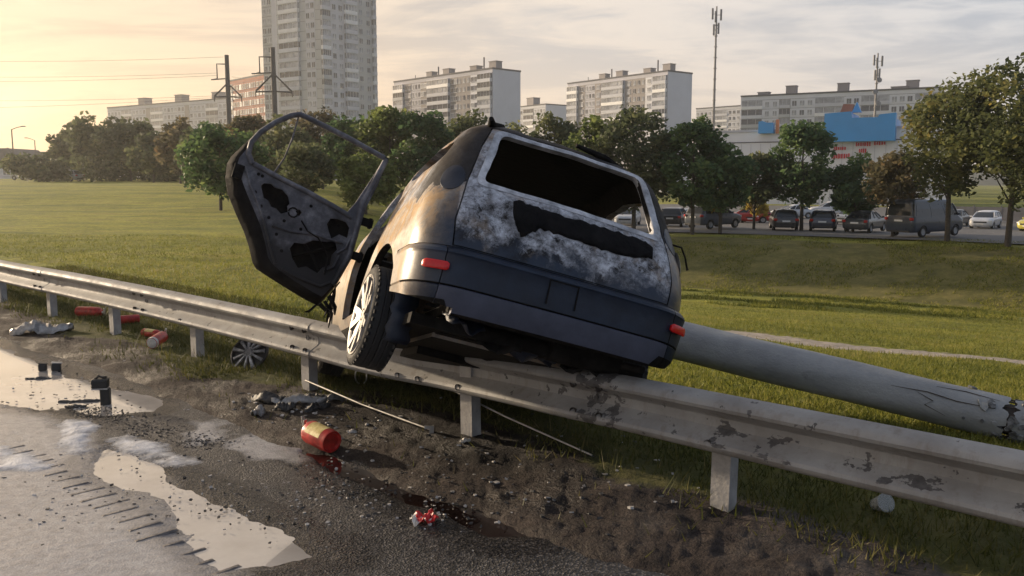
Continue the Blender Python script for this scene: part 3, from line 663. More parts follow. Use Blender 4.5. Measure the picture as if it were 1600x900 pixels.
LEVELS = [ # z, half width, rear y, front y, rear corner, front corner, bow of the rear face
    (0.22, 0.74, 0.20, 4.02, 0.30, 0.35, 0.03), (0.30, 0.80, 0.11, 4.12, 0.30, 0.38, 0.03), (0.45, 0.825, 0.075, 4.18, 0.30, 0.40, 0.03), (0.62, 0.835, 0.065, 4.18, 0.29, 0.40, 0.035),
    (0.75, 0.835, 0.075, 4.10, 0.28, 0.40, 0.04), (0.90, 0.815, 0.125, 3.80, 0.27, 0.36, 0.045), (1.00, 0.79, 0.18, 3.40, 0.26, 0.30, 0.05), (1.08, 0.77, 0.23, 3.24, 0.25, 0.28, 0.05),
    (1.25, 0.715, 0.315, 2.95, 0.23, 0.26, 0.05), (1.40, 0.645, 0.40, 2.68, 0.20, 0.24, 0.05), (1.475, 0.595, 0.465, 2.52, 0.18, 0.22, 0.05), (1.53, 0.525, 0.58, 2.36, 0.20, 0.22, 0.06),
    (1.565, 0.43, 0.78, 2.2, 0.22, 0.2, 0.05), (1.585, 0.28, 1.05, 2.0, 0.2, 0.18, 0.04)]
TG = [(-0.622, 0.655), (0.622, 0.655), (0.635, 0.80), (0.60, 1.02), (0.535, 1.30), (0.475, 1.462), (-0.475, 1.462), (-0.535, 1.30), (-0.60, 1.02), (-0.635, 0.80)]
RW = rounded([(-0.512, 1.062), (0.54, 1.045), (0.452, 1.43), (-0.425, 1.428)], 0.045)
WY, WZ, WR = 0.97, 0.285, 0.305              # rear wheel centre and radius
FY = 3.50
def wheel(parent, x, y, z, side, mats, flat=0.0):
    tyre, rim, dark = mats
    w = 0.098; R0 = WR
    o = link('wheel', None, parent); o.location = (x, y, z); o.rotation_euler = (0, math.pi / 2 * side, 0); o.empty_display_size = .1
    t = MB(); prof = [(0.240, -w*.80), (0.246, -w*.98), (0.270, -w*1.04), (0.290, -w*.96), (R0-.004, -w*.80), (R0, -w*.45), (R0-.006, -w*.40), (R0, -w*.34), (R0, -.008), (R0-.007, 0), (R0, .008), (R0, w*.34), (R0-.006, w*.40), (R0, w*.45), (R0-.004, w*.80), (0.290, w*.96), (0.270, w*1.04), (0.246, w*.98), (0.240, w*.80)]
    t.lathe(prof, 56)
    for k in range(44):                      # shoulder blocks of the tread
        q = 2 * math.pi * k / 44
        for s in (-1, 1):
            t.box((math.cos(q) * (R0 - .006), math.sin(q) * (R0 - .006), s * w * .80), (0.010, 0.022, 0.024), Matrix.Rotation(q, 3, 'Z') @ Matrix.Rotation(s * R_(28), 3, 'Y'))
    t.build('tyre', tyre, o, 35)
    r = MB(); r.lathe([(0.215, -w*.9), (0.226, -w*.85), (0.215, -w*.5), (0.205, 0.0), (0.215, w*.55), (0.240, w*.88), (0.249, w*1.00), (0.245, w*1.06), (0.232, w*1.03), (0.220, w*.92), (0.212, w*.6), (0.206, 0.0), (0.210, -w*.6)], 48)
    r.lathe([(0.0, w*.92), (0.028, w*.92), (0.032, w*.85), (0.060, w*.88), (0.068, w*.70), (0.064, 0.0), (0.0, 0.0)], 24)
    for k in range(5):                       # five broad forked spokes
        q = 2 * math.pi * k / 5 + 0.35
        for s in (-1, 1):
            a0 = q; a1 = q + s * 0.27
            p0 = Vector((math.cos(a0) * .045, math.sin(a0) * .045, w * .78)); p1 = Vector((math.cos(a1) * .228, math.sin(a1) * .228, w * .98))
            d = (p1 - p0); L = d.length; zax = Vector((0, 0, 1)); xa = d.normalized(); ya = zax.cross(xa).normalized(); za = xa.cross(ya)
            Mx = Matrix((xa, ya, za)).transposed()
            for f0, f1, wd, th in ((0, .5, .052, .030), (.5, 1, .040, .024)):
                r.box(p0 + d * (f0 + f1) / 2, (L * (f1 - f0) + .004, wd, th), Mx)
        q2 = q + math.pi / 5; r.lathe([(0.0, w*.63), (.008, w*.63), (.009, w*.5)], 8, Matrix.Translation((math.cos(q2)*.04, math.sin(q2)*.04, 0)))
    r.build('rim', rim, o, 30)
    d = MB(); d.lathe([(0.0, -w*.2), (0.135, -w*.2), (0.135, -w*.05), (0.0, -w*.05)], 28); d.lathe([(0.0, -w*.7), (.19, -w*.7), (.19, -w*.6), (0, -w*.6)], 28); d.build('brake_disc', dark, o, 30)
    return o
def burnt_car():
    mb_ = mat_burnt(); mtail = mat_burnt('burnt_tailgate', True); soot = simple('soot', (0.008, 0.008, 0.008), 0.8, var=0.6, scale=9, bump=0.5, bscale=25, c2=(0.026, 0.024, 0.023), spec=0.08)
    plast = simple('scorched_plastic', (0.009, 0.015, 0.032), 0.42, var=0.35, scale=6, bump=0.08, c2=(0.018, 0.028, 0.052), spec=0.4)
    lip = simple('grey_plastic', (0.062, 0.068, 0.100), 0.55, var=0.25, scale=8, bump=0.1)
    steel = simple('burnt_steel', (0.075, 0.072, 0.082), 0.6, var=0.75, scale=7, bump=0.35, bscale=30, c2=(0.20, 0.19, 0.21))
    rust = simple('burnt_rust', (0.10, 0.055, 0.03), 0.8, var=0.6, scale=7, bump=0.4, c2=(0.30, 0.20, 0.13))
    alloy = simple('alloy', (0.27, 0.255, 0.24), 0.45, metal=0.35, var=0.55, scale=14)
    tyre = simple('tyre_rubber', (0.018, 0.018, 0.019), 0.8, var=0.4, scale=16, bump=0.25)
    disc = simple('brake_metal', (0.06, 0.05, 0.045), 0.6, var=0.4)
    red = simple('red_reflector', (0.62, 0.012, 0.012), 0.22, var=0.15, scale=60)
    root = empty('burnt_car', label='burnt-out dark estate car tilted across the guardrail with its rear door open', category='car'); root.matrix_world = CAR_M
    L = dense(LEVELS, 0.035)
    outer = loft(L, 0.0, 0.10).mesh('outer', [mb_, soot])
    inner = loft([l for l in L if 0.36 < l[0] < 1.545], 0.045, 0.10).mesh('inner', [])
    door_l = [(1.43, 1.455), (2.32, 1.475), (2.36, 1.0), (2.38, 0.36), (1.62, 0.36), (1.50, 0.52), (1.37, 0.66), (1.27, 0.76), (1.22, 0.90), (1.27, 1.08)]
    qwin = rounded([(0.52, 1.228), (1.24, 1.225), (1.35, 1.405), (0.95, 1.41), (0.57, 1.35)], 0.05)
    fwin = [(2.46, 1.10), (3.05, 1.08), (2.70, 1.40), (2.42, 1.47)]
    rdwin = rounded([(1.33, 1.05), (2.32, 1.03), (2.30, 1.47), (1.46, 1.45)], 0.05)
    cut = [inner, prism_y(RW, -0.3, 0.72),
           prism_x(rounded(door_l, 0.05), -1.2, -0.30), prism_x(qwin, -1.2, -0.30), prism_x(rounded([(0.56, 1.10), (1.24, 1.07), (1.35, 1.405), (0.95, 1.41), (0.57, 1.35)], .05), 0.30, 1.2), prism_x(fwin, -1.2, -0.3), prism_x(fwin, 0.3, 1.2), prism_x(rdwin, 0.3, 1.2),
           prism_y(rounded([(-0.62, 1.10), (0.62, 1.10), (0.50, 1.44), (-0.50, 1.44)], .05), 2.45, 3.7)]
    for yy in (WY, FY):
        for s in (-1, 1): cut.append(cyl_x(yy, WZ + 0.055, 0.395, min(s * 0.52, s * 1.2), max(s * 0.52, s * 1.2)))
    shell = boolean(outer, cut)
    # heat-buckled sheet metal
    co = np.empty(len(shell.vertices) * 3, np.float32); shell.vertices.foreach_get('co', co); co = co.reshape(-1, 3)
    w1 = fbm(co[:, 0] * 4.2 + co[:, 1] * 2.1 + 7, co[:, 2] * 4.6 + co[:, 1] * 3.1, 3, 201) - 0.5; w2 = fbm(co[:, 0] * 11 + co[:, 1] * 6, co[:, 2] * 12 + co[:, 1] * 5, 2, 203) - 0.5
    amp = 0.010 + 0.030 * sstep(0.70, 1.1, co[:, 2]); co[:, 1] += (w1 * amp + w2 * amp * 0.35) * (co[:, 1] < 0.9); co[:, 0] += w1 * amp * 0.8 * np.sign(co[:, 0]) * (np.abs(co[:, 0]) > 0.4); co[:, 2] += (fbm(co[:, 0] * 3, co[:, 1] * 3, 3, 207) - 0.55) * 0.06 * sstep(1.40, 1.50, co[:, 2])
    shell.vertices.foreach_set('co', co.ravel()); shell.update(); shell0 = shell.copy()
    tgp = prism_y(TG, -0.4, 0.78)
    tail = boolean(shell.copy(), [tgp], 'INTERSECT')
    big = [((x) * 1.012 + 0.0, 1.06 + (z - 1.06) * 1.014) for x, z in TG]
    low = prism_y([(-1.2, 0.1), (1.2, 0.1), (1.2, 0.646), (-1.2, 0.646)], -0.4, 0.605)   # the bumper covers this
    body = boolean(shell, [prism_y(big, -0.4, 0.79), low])
    for me_, nm in ((body, 'body'), (tail, 'tailgate')):
        me_.materials.clear(); me_.materials.append(mb_ if nm == 'body' else mtail); me_.materials.append(soot); shade(me_, 28)
        for f in me_.polygons:
            q = f.center; a = Vector((0, min(3.0, max(0.75, q.y)), min(1.25, max(0.75, q.z))))
            f.material_index = 1 if (f.normal.dot((a - q).normalized()) > 0.30 or (f.normal.z < -0.45 and q.z < 1.0)) else 0
    link('body', body, root, label='scorched body shell with rust, white ash and painted sun glare on the flank')
    tg = link('tailgate', tail, root, label='tailgate burnt to white ash with an empty window opening')
    # pressed lip round the rear window opening, burnt pale
    RWo = [((x) * 1.075, 1.2425 + (z - 1.2425) * 1.10) for x, z in RW]
    ring = MB(); ring.prism(RWo, [RW[::-1]], 1.3, Matrix(((1, 0, 0, 0), (0, 0, -1, 0.7), (0, 1, 0, 0), (0, 0, 0, 1)))); lipr = boolean(tail.copy(), [ring.mesh('ring', [])], 'INTERSECT')
    nn = [v.normal.copy() for v in lipr.vertices]
    for v, k in zip(lipr.vertices, nn): v.co += k * .007
    lipr.materials.clear(); lipr.materials.append(simple('pale_ash_steel', (0.36, 0.37, 0.40), 0.6, var=.7, scale=9, bump=.5, bscale=30, c2=(0.74, 0.75, 0.80))); shade(lipr, 30); link('window_lip', lipr, tg)
    # bumper: wraps the tail, stepped, seams at its corners
    BL = [(0.292, 0.745, 0.10, 2.0, 0.30, 0.1, 0.03), (0.305, 0.79, 0.055, 2.0, 0.31, 0.1, 0.03), (0.36, 0.83, 0.028, 2.0, 0.31, 0.1, 0.03), (0.425, 0.842, 0.016, 2.0, 0.31, 0.1, 0.03), (0.432, 0.836, 0.024, 2.0, .31, .1, .03),
          (0.440, 0.842, 0.016, 2.0, .31, .1, .03), (0.52, 0.848, 0.006, 2.0, 0.30, 0.1, 0.03), (0.585, 0.848, 0.004, 2.0, 0.30, 0.1, 0.03), (0.60, 0.850, -0.004, 2.0, 0.30, 0.1, 0.03), (0.615, 0.848, 0.002, 2.0, .30, .1, .03), (0.632, 0.842, 0.03, 2.0, 0.29, 0.1, 0.03), (0.643, 0.835, 0.07, 2.0, 0.28, 0.1, 0.03)]
    bo = loft(BL, 0.0, 0.10).mesh('bo', [])
    bi_l = [(0.25, 0.742, 0.103, 2.31, .28, .1, .03), (0.50, 0.805, 0.05, 2.2, .28, .1, .03), (0.626, 0.80, 0.06, 2.2, .28, .1, .03)]
    bi = loft(bi_l, 0.0, 0.10).mesh('bi', [])
    bump = boolean(bo, [bi, prism_x([(0.55, 0.1), (2.6, 0.1), (2.6, 0.8), (0.55, 0.8)], -1.2, 1.2), cyl_x(WY, WZ + 0.055, 0.402, -1.2, -.5), cyl_x(WY, WZ + 0.055, 0.402, .5, 1.2), prism_x([(-0.2, 0.22), (0.7, 0.22), (0.7, 0.42), (0.42, 0.385), (0.20, 0.355), (0.05, 0.325), (-0.2, 0.31)], -1.2, -0.56),
                        prism_x([(0.12, 0.25), (0.55, 0.25), (0.55, 0.44), (0.44, 0.385), (0.30, 0.335), (0.12, 0.30)], 0.58, 1.2)])
    # lower lip is a piece of its own
    lipcut = prism_y([(-1.2, .2), (1.2, .2), (1.2, .4325), (-1.2, .4325)], -.5, 1.0)
    mid = prism_y([(-0.655, .2), (0.655, .2), (0.655, .4325), (-0.655, .4325)], -.5, 1.0)
    lipm = boolean(bump.copy(), [mid], 'INTERSECT'); rest = boolean(bump, [prism_y([(-0.659, .2), (0.659, .2), (0.659, .436), (-0.659, .436)], -.5, 1.0)])
    corner_l = boolean(rest.copy(), [prism_y([(-1.2, .2), (-0.659, .2), (-0.659, .7), (-1.2, .7)], -.5, 1.0)], 'INTERSECT')
    corner_r = boolean(rest.copy(), [prism_y([(0.659, .2), (1.2, .2), (1.2, .7), (0.659, .7)], -.5, 1.0)], 'INTERSECT')
    centre = boolean(rest, [prism_y([(-0.654, .2), (0.654, .2), (0.654, .7), (-0.654, .7)], -.5, 1.0)], 'INTERSECT')
    for me_, mt, nm in ((centre, plast, 'bumper'), (lipm, lip, 'bumper_lip'), (corner_l, MATS['burnt_paint'], 'bumper_corner'), (corner_r, plast, 'bumper_corner')):
        me_.materials.clear(); me_.materials.append(mt); me_.materials.append(soot); shade(me_, 28); o = link(nm, me_, root)
        for f in me_.polygons: f.material_index = 1 if (f.normal.dot((Vector((0, 0.9, 0.5)) - f.center).normalized()) > 0.25 or f.normal.z < -0.6) else 0
        if nm == 'bumper': bumper = o
    # number plate recess left bare on the bumper
    p = MB()
    for x0 in (-0.10, 0.06):
        p.box((x0, 0.0, 0.53), (0.006, 0.008, 0.13))
    p.box((-0.02, 0.0, 0.592), (0.17, 0.006, 0.006)); p.build('plate_bracket', soot, bumper)
    # reflectors
    for s in (-1, 1):
        rm = MB(); pts = []
        for i in range(11):
            x = 0.635 + 0.125 * i / 10; fl = 0.548; w = .848
            if x < fl: y = 0.004 + .03 * (x / w) ** 2
            else:
                q = math.asin(min(1, (x - fl) / .30)); y = 0.004 + .03 * (fl / w) ** 2 + .30 * (1 - math.cos(q))
            pts.append((s * x, y - 0.004))
        n = len(pts); vs = []
        for z, d, e in ((0.502, .010, 0), (0.500, -.006, 1), (0.508, -.011, 1), (0.538, -.011, 1), (0.546, -.006, 1), (0.544, .010, 0)):
            for i, (x, y) in enumerate(pts):
                k = 0.004 if i in (0, n - 1) else 0
                vs.append((x, y + d + k, z + (0.008 if z < .52 else -.008) * (1 if i in (0, n-1) else 0)))
        fs = [(r*n+i, r*n+i+1, (r+1)*n+i+1, (r+1)*n+i) for r in range(5) for i in range(n-1)] + [tuple(r*n for r in range(6)), tuple(r*n+n-1 for r in range(6))]
        rm.add(vs, fs); rm.build('reflector', red, root, 40, label='red reflector at the bumper corner')
    # tail lamp sockets, melted flush; scorched trim strip below the rear window
    def proud(me_, d):
        n = [v.normal.copy() for v in me_.vertices]
        for v, k in zip(me_.vertices, n): v.co += k * d
    for s in (-1, 1):
        bm = bmesh.new(); bmesh.ops.create_uvsphere(bm, u_segments=28, v_segments=16, radius=1.0); el = bpy.data.meshes.new('e')
        for v in bm.verts: v.co = Vector((s * 0.668 + v.co.x * .060, 0.315 + v.co.y * .10, 1.055 + v.co.z * .098))
        bm.to_mesh(el); bm.free(); lm = boolean(shell0.copy(), [el], 'INTERSECT'); proud(lm, .005); lm.materials.clear(); lm.materials.append(plast); shade(lm, 40); link('tail_lamp', lm, root)
    rg = random.Random(5); top = [(-.335, .985), (-.30, 1.0), (-.25, .985), (-.16, .985), (-.05, .98), (.08, .985), (.2, .99), (.32, .99), (.45, .985), (.505, .965)]; bot = [(.50, .90), (.42, .875), (.30, .865), (.18, .86), (.05, .865), (-.08, .87), (-.18, .875), (-.24, .83), (-.28, .80), (-.315, .85), (-.335, .92)]
    def rag(l):
        o = []
        for i in range(len(l) - 1):
            for k in range(4): t = k / 4; o.append((l[i][0] * (1-t) + l[i+1][0] * t, l[i][1] * (1-t) + l[i+1][1] * t + rg.uniform(-.008, .008)))
        return o + [l[-1]]
    tr = boolean(tail.copy(), [prism_y(rag(top) + rag(bot), -.5, .40)], 'INTERSECT'); proud(tr, .008); tr.materials.clear(); tr.materials.append(simple('deep_char', (0.006, 0.006, 0.007), 0.8, var=.5, scale=11, bump=.9, bscale=22, spec=0.06, c2=(0.018, 0.017, 0.018))); link('burnt_trim', tr, tg)
    # roof: sagging burnt sheet strip and hanging wires
    sp = MB(); sp.tube([(0.05, 0.52, 1.535), (0.25, 0.55, 1.528), (0.42, .62, 1.50), (0.56, 0.75, 1.50), (0.66, 0.98, 1.53), (0.72, 1.25, 1.58)], [0.012, 0.022, 0.026, 0.022, 0.018, 0.008], 7)
    sp.tube([(-.40, .60, 1.52), (-.47, .56, 1.50), (-.50, .48, 1.515)], [.03, .032, .014], 8)
    sp.tube([(-.58, .62, 1.42), (-.60, .74, 1.47), (-.56, .95, 1.53), (-.5, 1.3, 1.57)], [.010, .013, .012, .008], 7)
    sp.build('roof_strip', soot, root, 50)
    wr = MB(); wr.tube([(0.70, 0.33, 1.06), (0.76, 0.33, 1.06), (0.80, 0.34, 1.01), (0.835, .36, 0.955), (.84, .36, .945)], [.006, .006, .006, .007, .010], 6)
    wr.tube([(0.71, 0.35, 1.02), (0.735, 0.30, 0.95), (0.73, 0.24, 0.86)], [.012, .016, .01], 6); wr.build('hanging_wire', soot, root, 50)
    wr = MB(); wr.lathe([(0.0, .012), (.03, .012), (.045, 0.0), (0.0, -.01)], 14, Matrix.Translation((.735, .30, .93)) @ Matrix.Rotation(R_(75), 4, 'Y') @ Matrix.Scale(1.9, 4, (1, 0, 0))); wr.build('lamp_shard', alloy, root, 40)
    wr = MB(); wr.tube([(-.645, .62, 1.33), (-.665, .55, 1.22), (-.70, .47, 1.12), (-.70, .40, 1.0), (-.665, .32, .955)], .006, 6); wr.build('loose_cable', soot, root, 50)
    # floor, sills, tank, silencer, axle
    un = MB(); un.box((0, 2.05, 0.275), (1.40, 3.3, 0.06)); un.box((0, 0.62, 0.36), (1.06, 0.66, 0.05)); un.box((-.2, 0.70, .30), (.62, .42, .12)); un.box((.0, 1.65, .23), (.9, .6, .12)); un.box((0, 0.16, .46), (1.3, .10, .12))
    un.build('floor_pan', soot, root)
    un = MB(); un.tube([(.10, .40, .31), (.52, .40, .31)], .085, 18); un.tube([(.12, .42, .30), (.0, .6, .26), (-.05, 1.6, .22), (-.05, 3.2, .2)], .028, 10); un.tube([(.50, .40, .30), (.60, .20, .28)], .022, 10); un.build('silencer', soot, root, 40)
    un = MB(); un.tube([(-.72, WY, WZ), (-.55, WY + .05, WZ + .01), (.55, WY + .05, WZ + .01), (.72, WY, WZ)], [.04, .035, .035, .04], 10)
    for s in (-1, 1):
        un.tube([(s*.58, WY, WZ + .02), (s*.55, WY - .02, .62)], .03, 8); pts = [(s*.50 + .055*math.cos(k*.7), WY + .12 + .055*math.sin(k*.7), .32 + .0045*k) for k in range(56)]; un.tube(pts, .009, 6)
        un.box((s*.60, WY + .35, .30), (.07, .6, .07))
    un.build('rear_axle', rust, root, 40)
    # torn undertray hanging below the bumper
    for k, (x0, y0, z0, L_, W_, rz_, rx_) in enumerate(((-.42, .35, .30, .22, .16, .4, .5), (-.18, .42, .26, .26, .14, -.3, .9), (.05, .50, .24, .30, .12, .2, -.5), (.34, .45, .25, .24, .14, -.5, .7))):
        sh = MB(); rr = random.Random(30 + k); vs = [(L_ * (i / 6 - .5), W_ * (j / 4 - .5) * (1 - .5 * abs(i / 6 - .5)), .03 * math.sin(i * 1.3 + k) + rr.uniform(-.012, .012)) for i in range(7) for j in range(5)]
        sh.add(vs, [(i*5+j, (i+1)*5+j, (i+1)*5+j+1, i*5+j+1) for i in range(6) for j in range(4)]); o = sh.build('torn_undertray', [plast, soot, plast, soot][k], root, 30); o.matrix_local = Matrix.Translation((x0, y0, z0)) @ Matrix.Rotation(rz_, 4, 'Z') @ Matrix.Rotation(rx_, 4, 'X'); md = o.modifiers.new('t', 'SOLIDIFY'); md.thickness = .006
    # torn wheel-arch liner hanging behind the wheel
    ln = MB(); n = 12; vs = []; fs = []
    for i in range(n + 1):
        q = R_(-28 + 78 * i / n); r = .352 + .012 * math.sin(i * 1.9)
        for x in (-.78, -.72, -.64): vs.append((x + .012 * math.sin(i * 2.2), WY - r * math.cos(q), WZ + .02 + r * math.sin(q)))
    for i in range(n):
        for j in range(2): fs.append((i*3+j, i*3+j+1, (i+1)*3+j+1, (i+1)*3+j))
    ln.add(vs, fs); o = ln.build('arch_liner', plast, root, 50); md = o.modifiers.new('t', 'SOLIDIFY'); md.thickness = .008
    # burnt interior: seat frames, rear shelf, dashboard, pillars
    st = MB()
    for x in (-.38, .38):
        for y0, lean in ((2.35, .0), (1.45, -.03)):
            for sx in (-.20, .20): st.tube([(x + sx, y0, .36), (x + sx, y0 - .16, .75), (x + sx * .8, y0 - .28, 1.06)], .016, 7)
            st.tube([(x - .16, y0 - .28, 1.06), (x, y0 - .29, 1.10), (x + .16, y0 - .28, 1.06)], .016, 7); st.tube([(x - .2, y0 - .14, .70), (x + .2, y0 - .14, .70)], .012, 6)
            for k in range(5): st.tube([(x - .2, y0 - .1 - .03 * k, .55 + .09 * k), (x + .2, y0 - .1 - .03 * k, .56 + .09 * k)], .004, 5)
            for sx in (-.06, .06): st.tube([(x + sx, y0 - .29, 1.09), (x + sx, y0 - .32, 1.22)], .007, 6)
            st.box((x, y0 + .22, .40), (.42, .46, .10)); st.tube([(x - .10, y0 - .32, 1.22), (x, y0 - .325, 1.25), (x + .10, y0 - .32, 1.22)], .009, 6)
    st.build('seat_frame', rust, root, 40)
    db = MB(); db.box((0, 3.05, .85), (1.35, .35, .30), Matrix.Rotation(R_(12), 3, 'X')); db.tube([(-.36 + .17*math.cos(k*.4), 2.80 + .05*math.sin(k*.4), .95 + .17*math.sin(k*.4)) for k in range(17)], .012, 6); db.build('dashboard', soot, root)
    db = MB(); db.box((0, .55, .60), (1.25, .75, .04)); db.box((-.62, .75, .75), (.10, .7, .30)); db.box((.62, .75, .75), (.10, .7, .30)); db.box((0, 1.14, .78), (1.2, .05, .40)); db.tube([(-.5, .6, .66), (-.1, .75, .70), (.2, .5, .68), (.5, .7, .66)], .05, 8); db.build('boot_floor', rust, root)
    ms = (tyre, alloy, disc)
    wl = wheel(root, -0.80, WY, WZ, -1, ms); wl.rotation_euler = (R_(0), -math.pi / 2, R_(4)); wl['label'] = 'rear wheel with silver five-spoke alloy rim hanging over the guardrail'
    wheel(root, 0.77, WY, WZ, 1, ms); wheel(root, -0.76, FY, WZ, -1, ms); wheel(root, 0.76, FY, WZ, 1, ms)
    return root
CAR = burnt_car()

# ---------------------------------------------------------------- the open rear door, burnt bare
def open_door():
    th = R_(8)                               # swung out past square, in the car's own frame
    hx, hy = -0.87, 2.30
    ex = Vector((-math.cos(th), -math.sin(th) * 1.0, 0)); ez = Vector((0, 0, 1)); en = ez.cross(ex)     # en: towards the outer skin (forward)
    if en.y < 0: en = -en
    Mdoor = Matrix(((ex.x, ez.x, en.x, hx), (ex.y, ez.y, en.y, hy), (ex.z, ez.z, en.z, 0), (0, 0, 0, 1)))
    Mi = (CAR_M @ Mdoor).inverted()
    def q(px, py):                           # photograph point -> point in the door's own plane
        o = Mi @ Vector((0, 0, CAMH)); d = Mi.to_3x3() @ Vector(ray(px, py)); t = -o.z / d.z; p = o + d * t; return (p.x, p.y)
    outl = [q(*p) for p in [(609, 246), (592, 288), (574, 324), (562, 372), (554, 403), (530, 445), (502, 477), (480, 466), (452, 449), (425, 432), (404, 418), (398, 408), (392, 382), (384, 358), (372, 332), (359, 300), (355, 274), (357, 252), (364, 240), (384, 222), (405, 203), (430, 187), (455, 177), (470, 174), (484, 180), (540, 209), (580, 230)]]
    win = [q(*p) for p in [(600, 248), (588, 268), (572, 292), (556, 316), (543, 331), (520, 318), (480, 296), (440, 276), (410, 261), (396, 252), (391, 240), (396, 224), (410, 209), (432, 195), (455, 185), (468, 182), (482, 188), (540, 217), (580, 237)]]
    h1 = [q(*p) for p in [(408, 290), (413, 286), (424, 287), (430, 293), (441, 296), (450, 306), (453, 318), (449, 322), (450, 331), (439, 334), (432, 326), (424, 323), (419, 313), (412, 309)]]
    h2 = [q(*p) for p in [(511, 350), (517, 341), (528, 342), (541, 347), (546, 356), (543, 372), (530, 366), (518, 373), (514, 362)]]
    h3 = [q(*p) for p in [(453, 388), (460, 379), (476, 381), (490, 375), (512, 378), (524, 376), (527, 390), (519, 398), (516, 414), (504, 418), (496, 427), (478, 416), (466, 419), (457, 404)]]
    h4 = [q(*p) for p in [(462, 330), (468, 327), (472, 332), (467, 338)]]
    h5 = [q(*p) for p in [(400, 372), (408, 368), (414, 384), (412, 402), (405, 400)]]
    d = link('door', None, CAR, label='open rear door burnt to bare grey steel with an empty window frame'); d.matrix_local = Mdoor; d.empty_display_size = .1
    so_ = MATS['soot']; sm, nt, b = new_mat('door_steel')
    tc = nd(nt, 'ShaderNodeTexCoord').outputs['Object']; hy_ = nd(nt, 'ShaderNodeSeparateXYZ', None, i0=tc).outputs[1]
    N = lambda s, dd=7.0, r=0.68: nd(nt, 'ShaderNodeTexNoise', None, Vector=tc, Scale=s, Detail=dd, Roughness=r).outputs[0]
    stl = ramp(nt, N(6.0), [(0.3, (0.03, 0.03, 0.035)), (0.5, (0.09, 0.09, 0.105)), (0.7, (0.25, 0.25, 0.275))])
    sf = math_(nt, 'ADD', hy_, math_(nt, 'MULTIPLY', math_(nt, 'SUBTRACT', N(3.5), 0.5), 0.9))
    seti(b, Base_Color=mix(nt, ramp(nt, sf, [(0.72, 1.0), (1.05, 0.0)]), stl, (0.016, 0.015, 0.017)), Roughness=0.6, Normal=nd(nt, 'ShaderNodeBump', None, Strength=0.4, Distance=0.01, Height=N(25.0)).outputs[0])
    area = lambda l: sum(a[0]*b[1] - b[0]*a[1] for a, b in zip(l, l[1:] + l[:1]))
    ccw = lambda l: l if area(l) > 0 else l[::-1]
    cw = lambda l: l if area(l) < 0 else l[::-1]
    inn = [q(*p) for p in [(607, 249), (590, 290), (571, 327), (558, 374), (549, 403), (526, 440), (503, 464), (488, 456), (462, 440), (440, 425), (426, 413), (419, 402), (414, 378), (407, 352), (396, 326), (384, 298), (376, 276), (371, 256), (374, 246), (390, 227), (409, 208), (432, 191), (456, 181), (470, 178), (483, 184), (540, 212), (580, 233)]]
    mb = MB(); mb.prism(ccw(inn), [cw(h) for h in (win, h1, h2, h3, h4)], 0.014); o = mb.build('inner_panel', sm, d)
    md = o.modifiers.new('b', 'BEVEL'); md.width = .005; md.segments = 2; md.limit_method = 'ANGLE'
    mb = MB(); lower = [q(*p) for p in [(543, 331), (574, 324), (562, 372), (554, 403), (530, 445), (502, 477), (480, 466), (452, 449), (425, 432), (404, 418), (398, 408), (392, 382), (384, 358), (372, 332), (359, 300), (355, 274), (359, 250), (396, 252), (410, 261), (440, 276), (480, 296), (520, 318)]]
    mb.prism(ccw(lower), [], 0.012, Matrix.Translation((0, 0, 0.095))); mb.build('outer_skin', so_, d)
    # shut face folded from the inner panel out to the skin
    mb = MB(); n = len(outl)
    vs = [(p[0], p[1], 0.002) for p in inn] + [(p[0], p[1], 0.094 if i in range(2, 19) else .03) for i, p in enumerate(outl)]
    mb.add(vs, [(i, (i+1) % n, (i+1) % n + n, i + n) for i in range(n)]); o = mb.build('shut_face', so_, d, 40); md = o.modifiers.new('t', 'SOLIDIFY'); md.thickness = .004
    # raised pressing round the frame, ribs, hinges, lock
    fr = MB(); z = -0.006
    def strip(pp, r, mi=0): fr.tube([(*q(*p), z) for p in pp], r, 7)
    strip([(600, 247), (540, 214), (482, 185), (469, 179), (455, 181), (431, 191), (408, 206), (393, 222), (388, 240), (394, 256)], .021)
    strip([(396, 256), (440, 280), (480, 300), (520, 322), (550, 340)], .020)
    strip([(603, 250), (586, 282), (566, 318), (556, 360), (545, 400), (520, 445)], .023)
    strip([(384, 262), (392, 290), (404, 320), (414, 350), (422, 385), (430, 412)], .012)
    strip([(440, 420), (470, 436), (500, 448), (520, 440)], .014)
    strip([(425, 352), (455, 362), (490, 366), (512, 374), (535, 380)], .011)
    strip([(526, 396), (540, 388), (548, 370)], .010); strip([(505, 424), (520, 418), (530, 400)], .012)
    fr.build('pressing', sm, d, 60)
    wr = MB(); wr.tube([(*q(*p), -.02) for p in ((470, 345), (480, 362), (496, 372), (512, 400), (506, 430))], .006, 6); wr.build('wiring', so_, d, 60)
    wr = MB(); wr.tube([(*q(*p), .03) for p in ((468, 180), (458, 215), (446, 245), (430, 268))], .007, 6); wr.build('window_guide', sm, d, 60)
    wr = MB(); wr.tube([(*q(*p), .05) for p in ((458, 400), (490, 392), (525, 384))], .012, 6); wr.tube([(*q(*p), .05) for p in ((478, 380), (492, 400), (500, 420))], .012, 6); wr.build('window_regulator', so_, d, 60)
    for p_ in ((404, 272), (410, 275), (399, 300), (408, 322), (444, 345), (470, 358), (432, 366), (505, 385), (440, 392), (530, 352), (420, 340), (486, 322)):
        bl = MB(); a = q(*p_); bl.lathe([(0, -.004), (.012, -.003), (.014, .004)], 8, Matrix.Translation((a[0], a[1], 0))); bl.build('bolt', so_, d, 40)
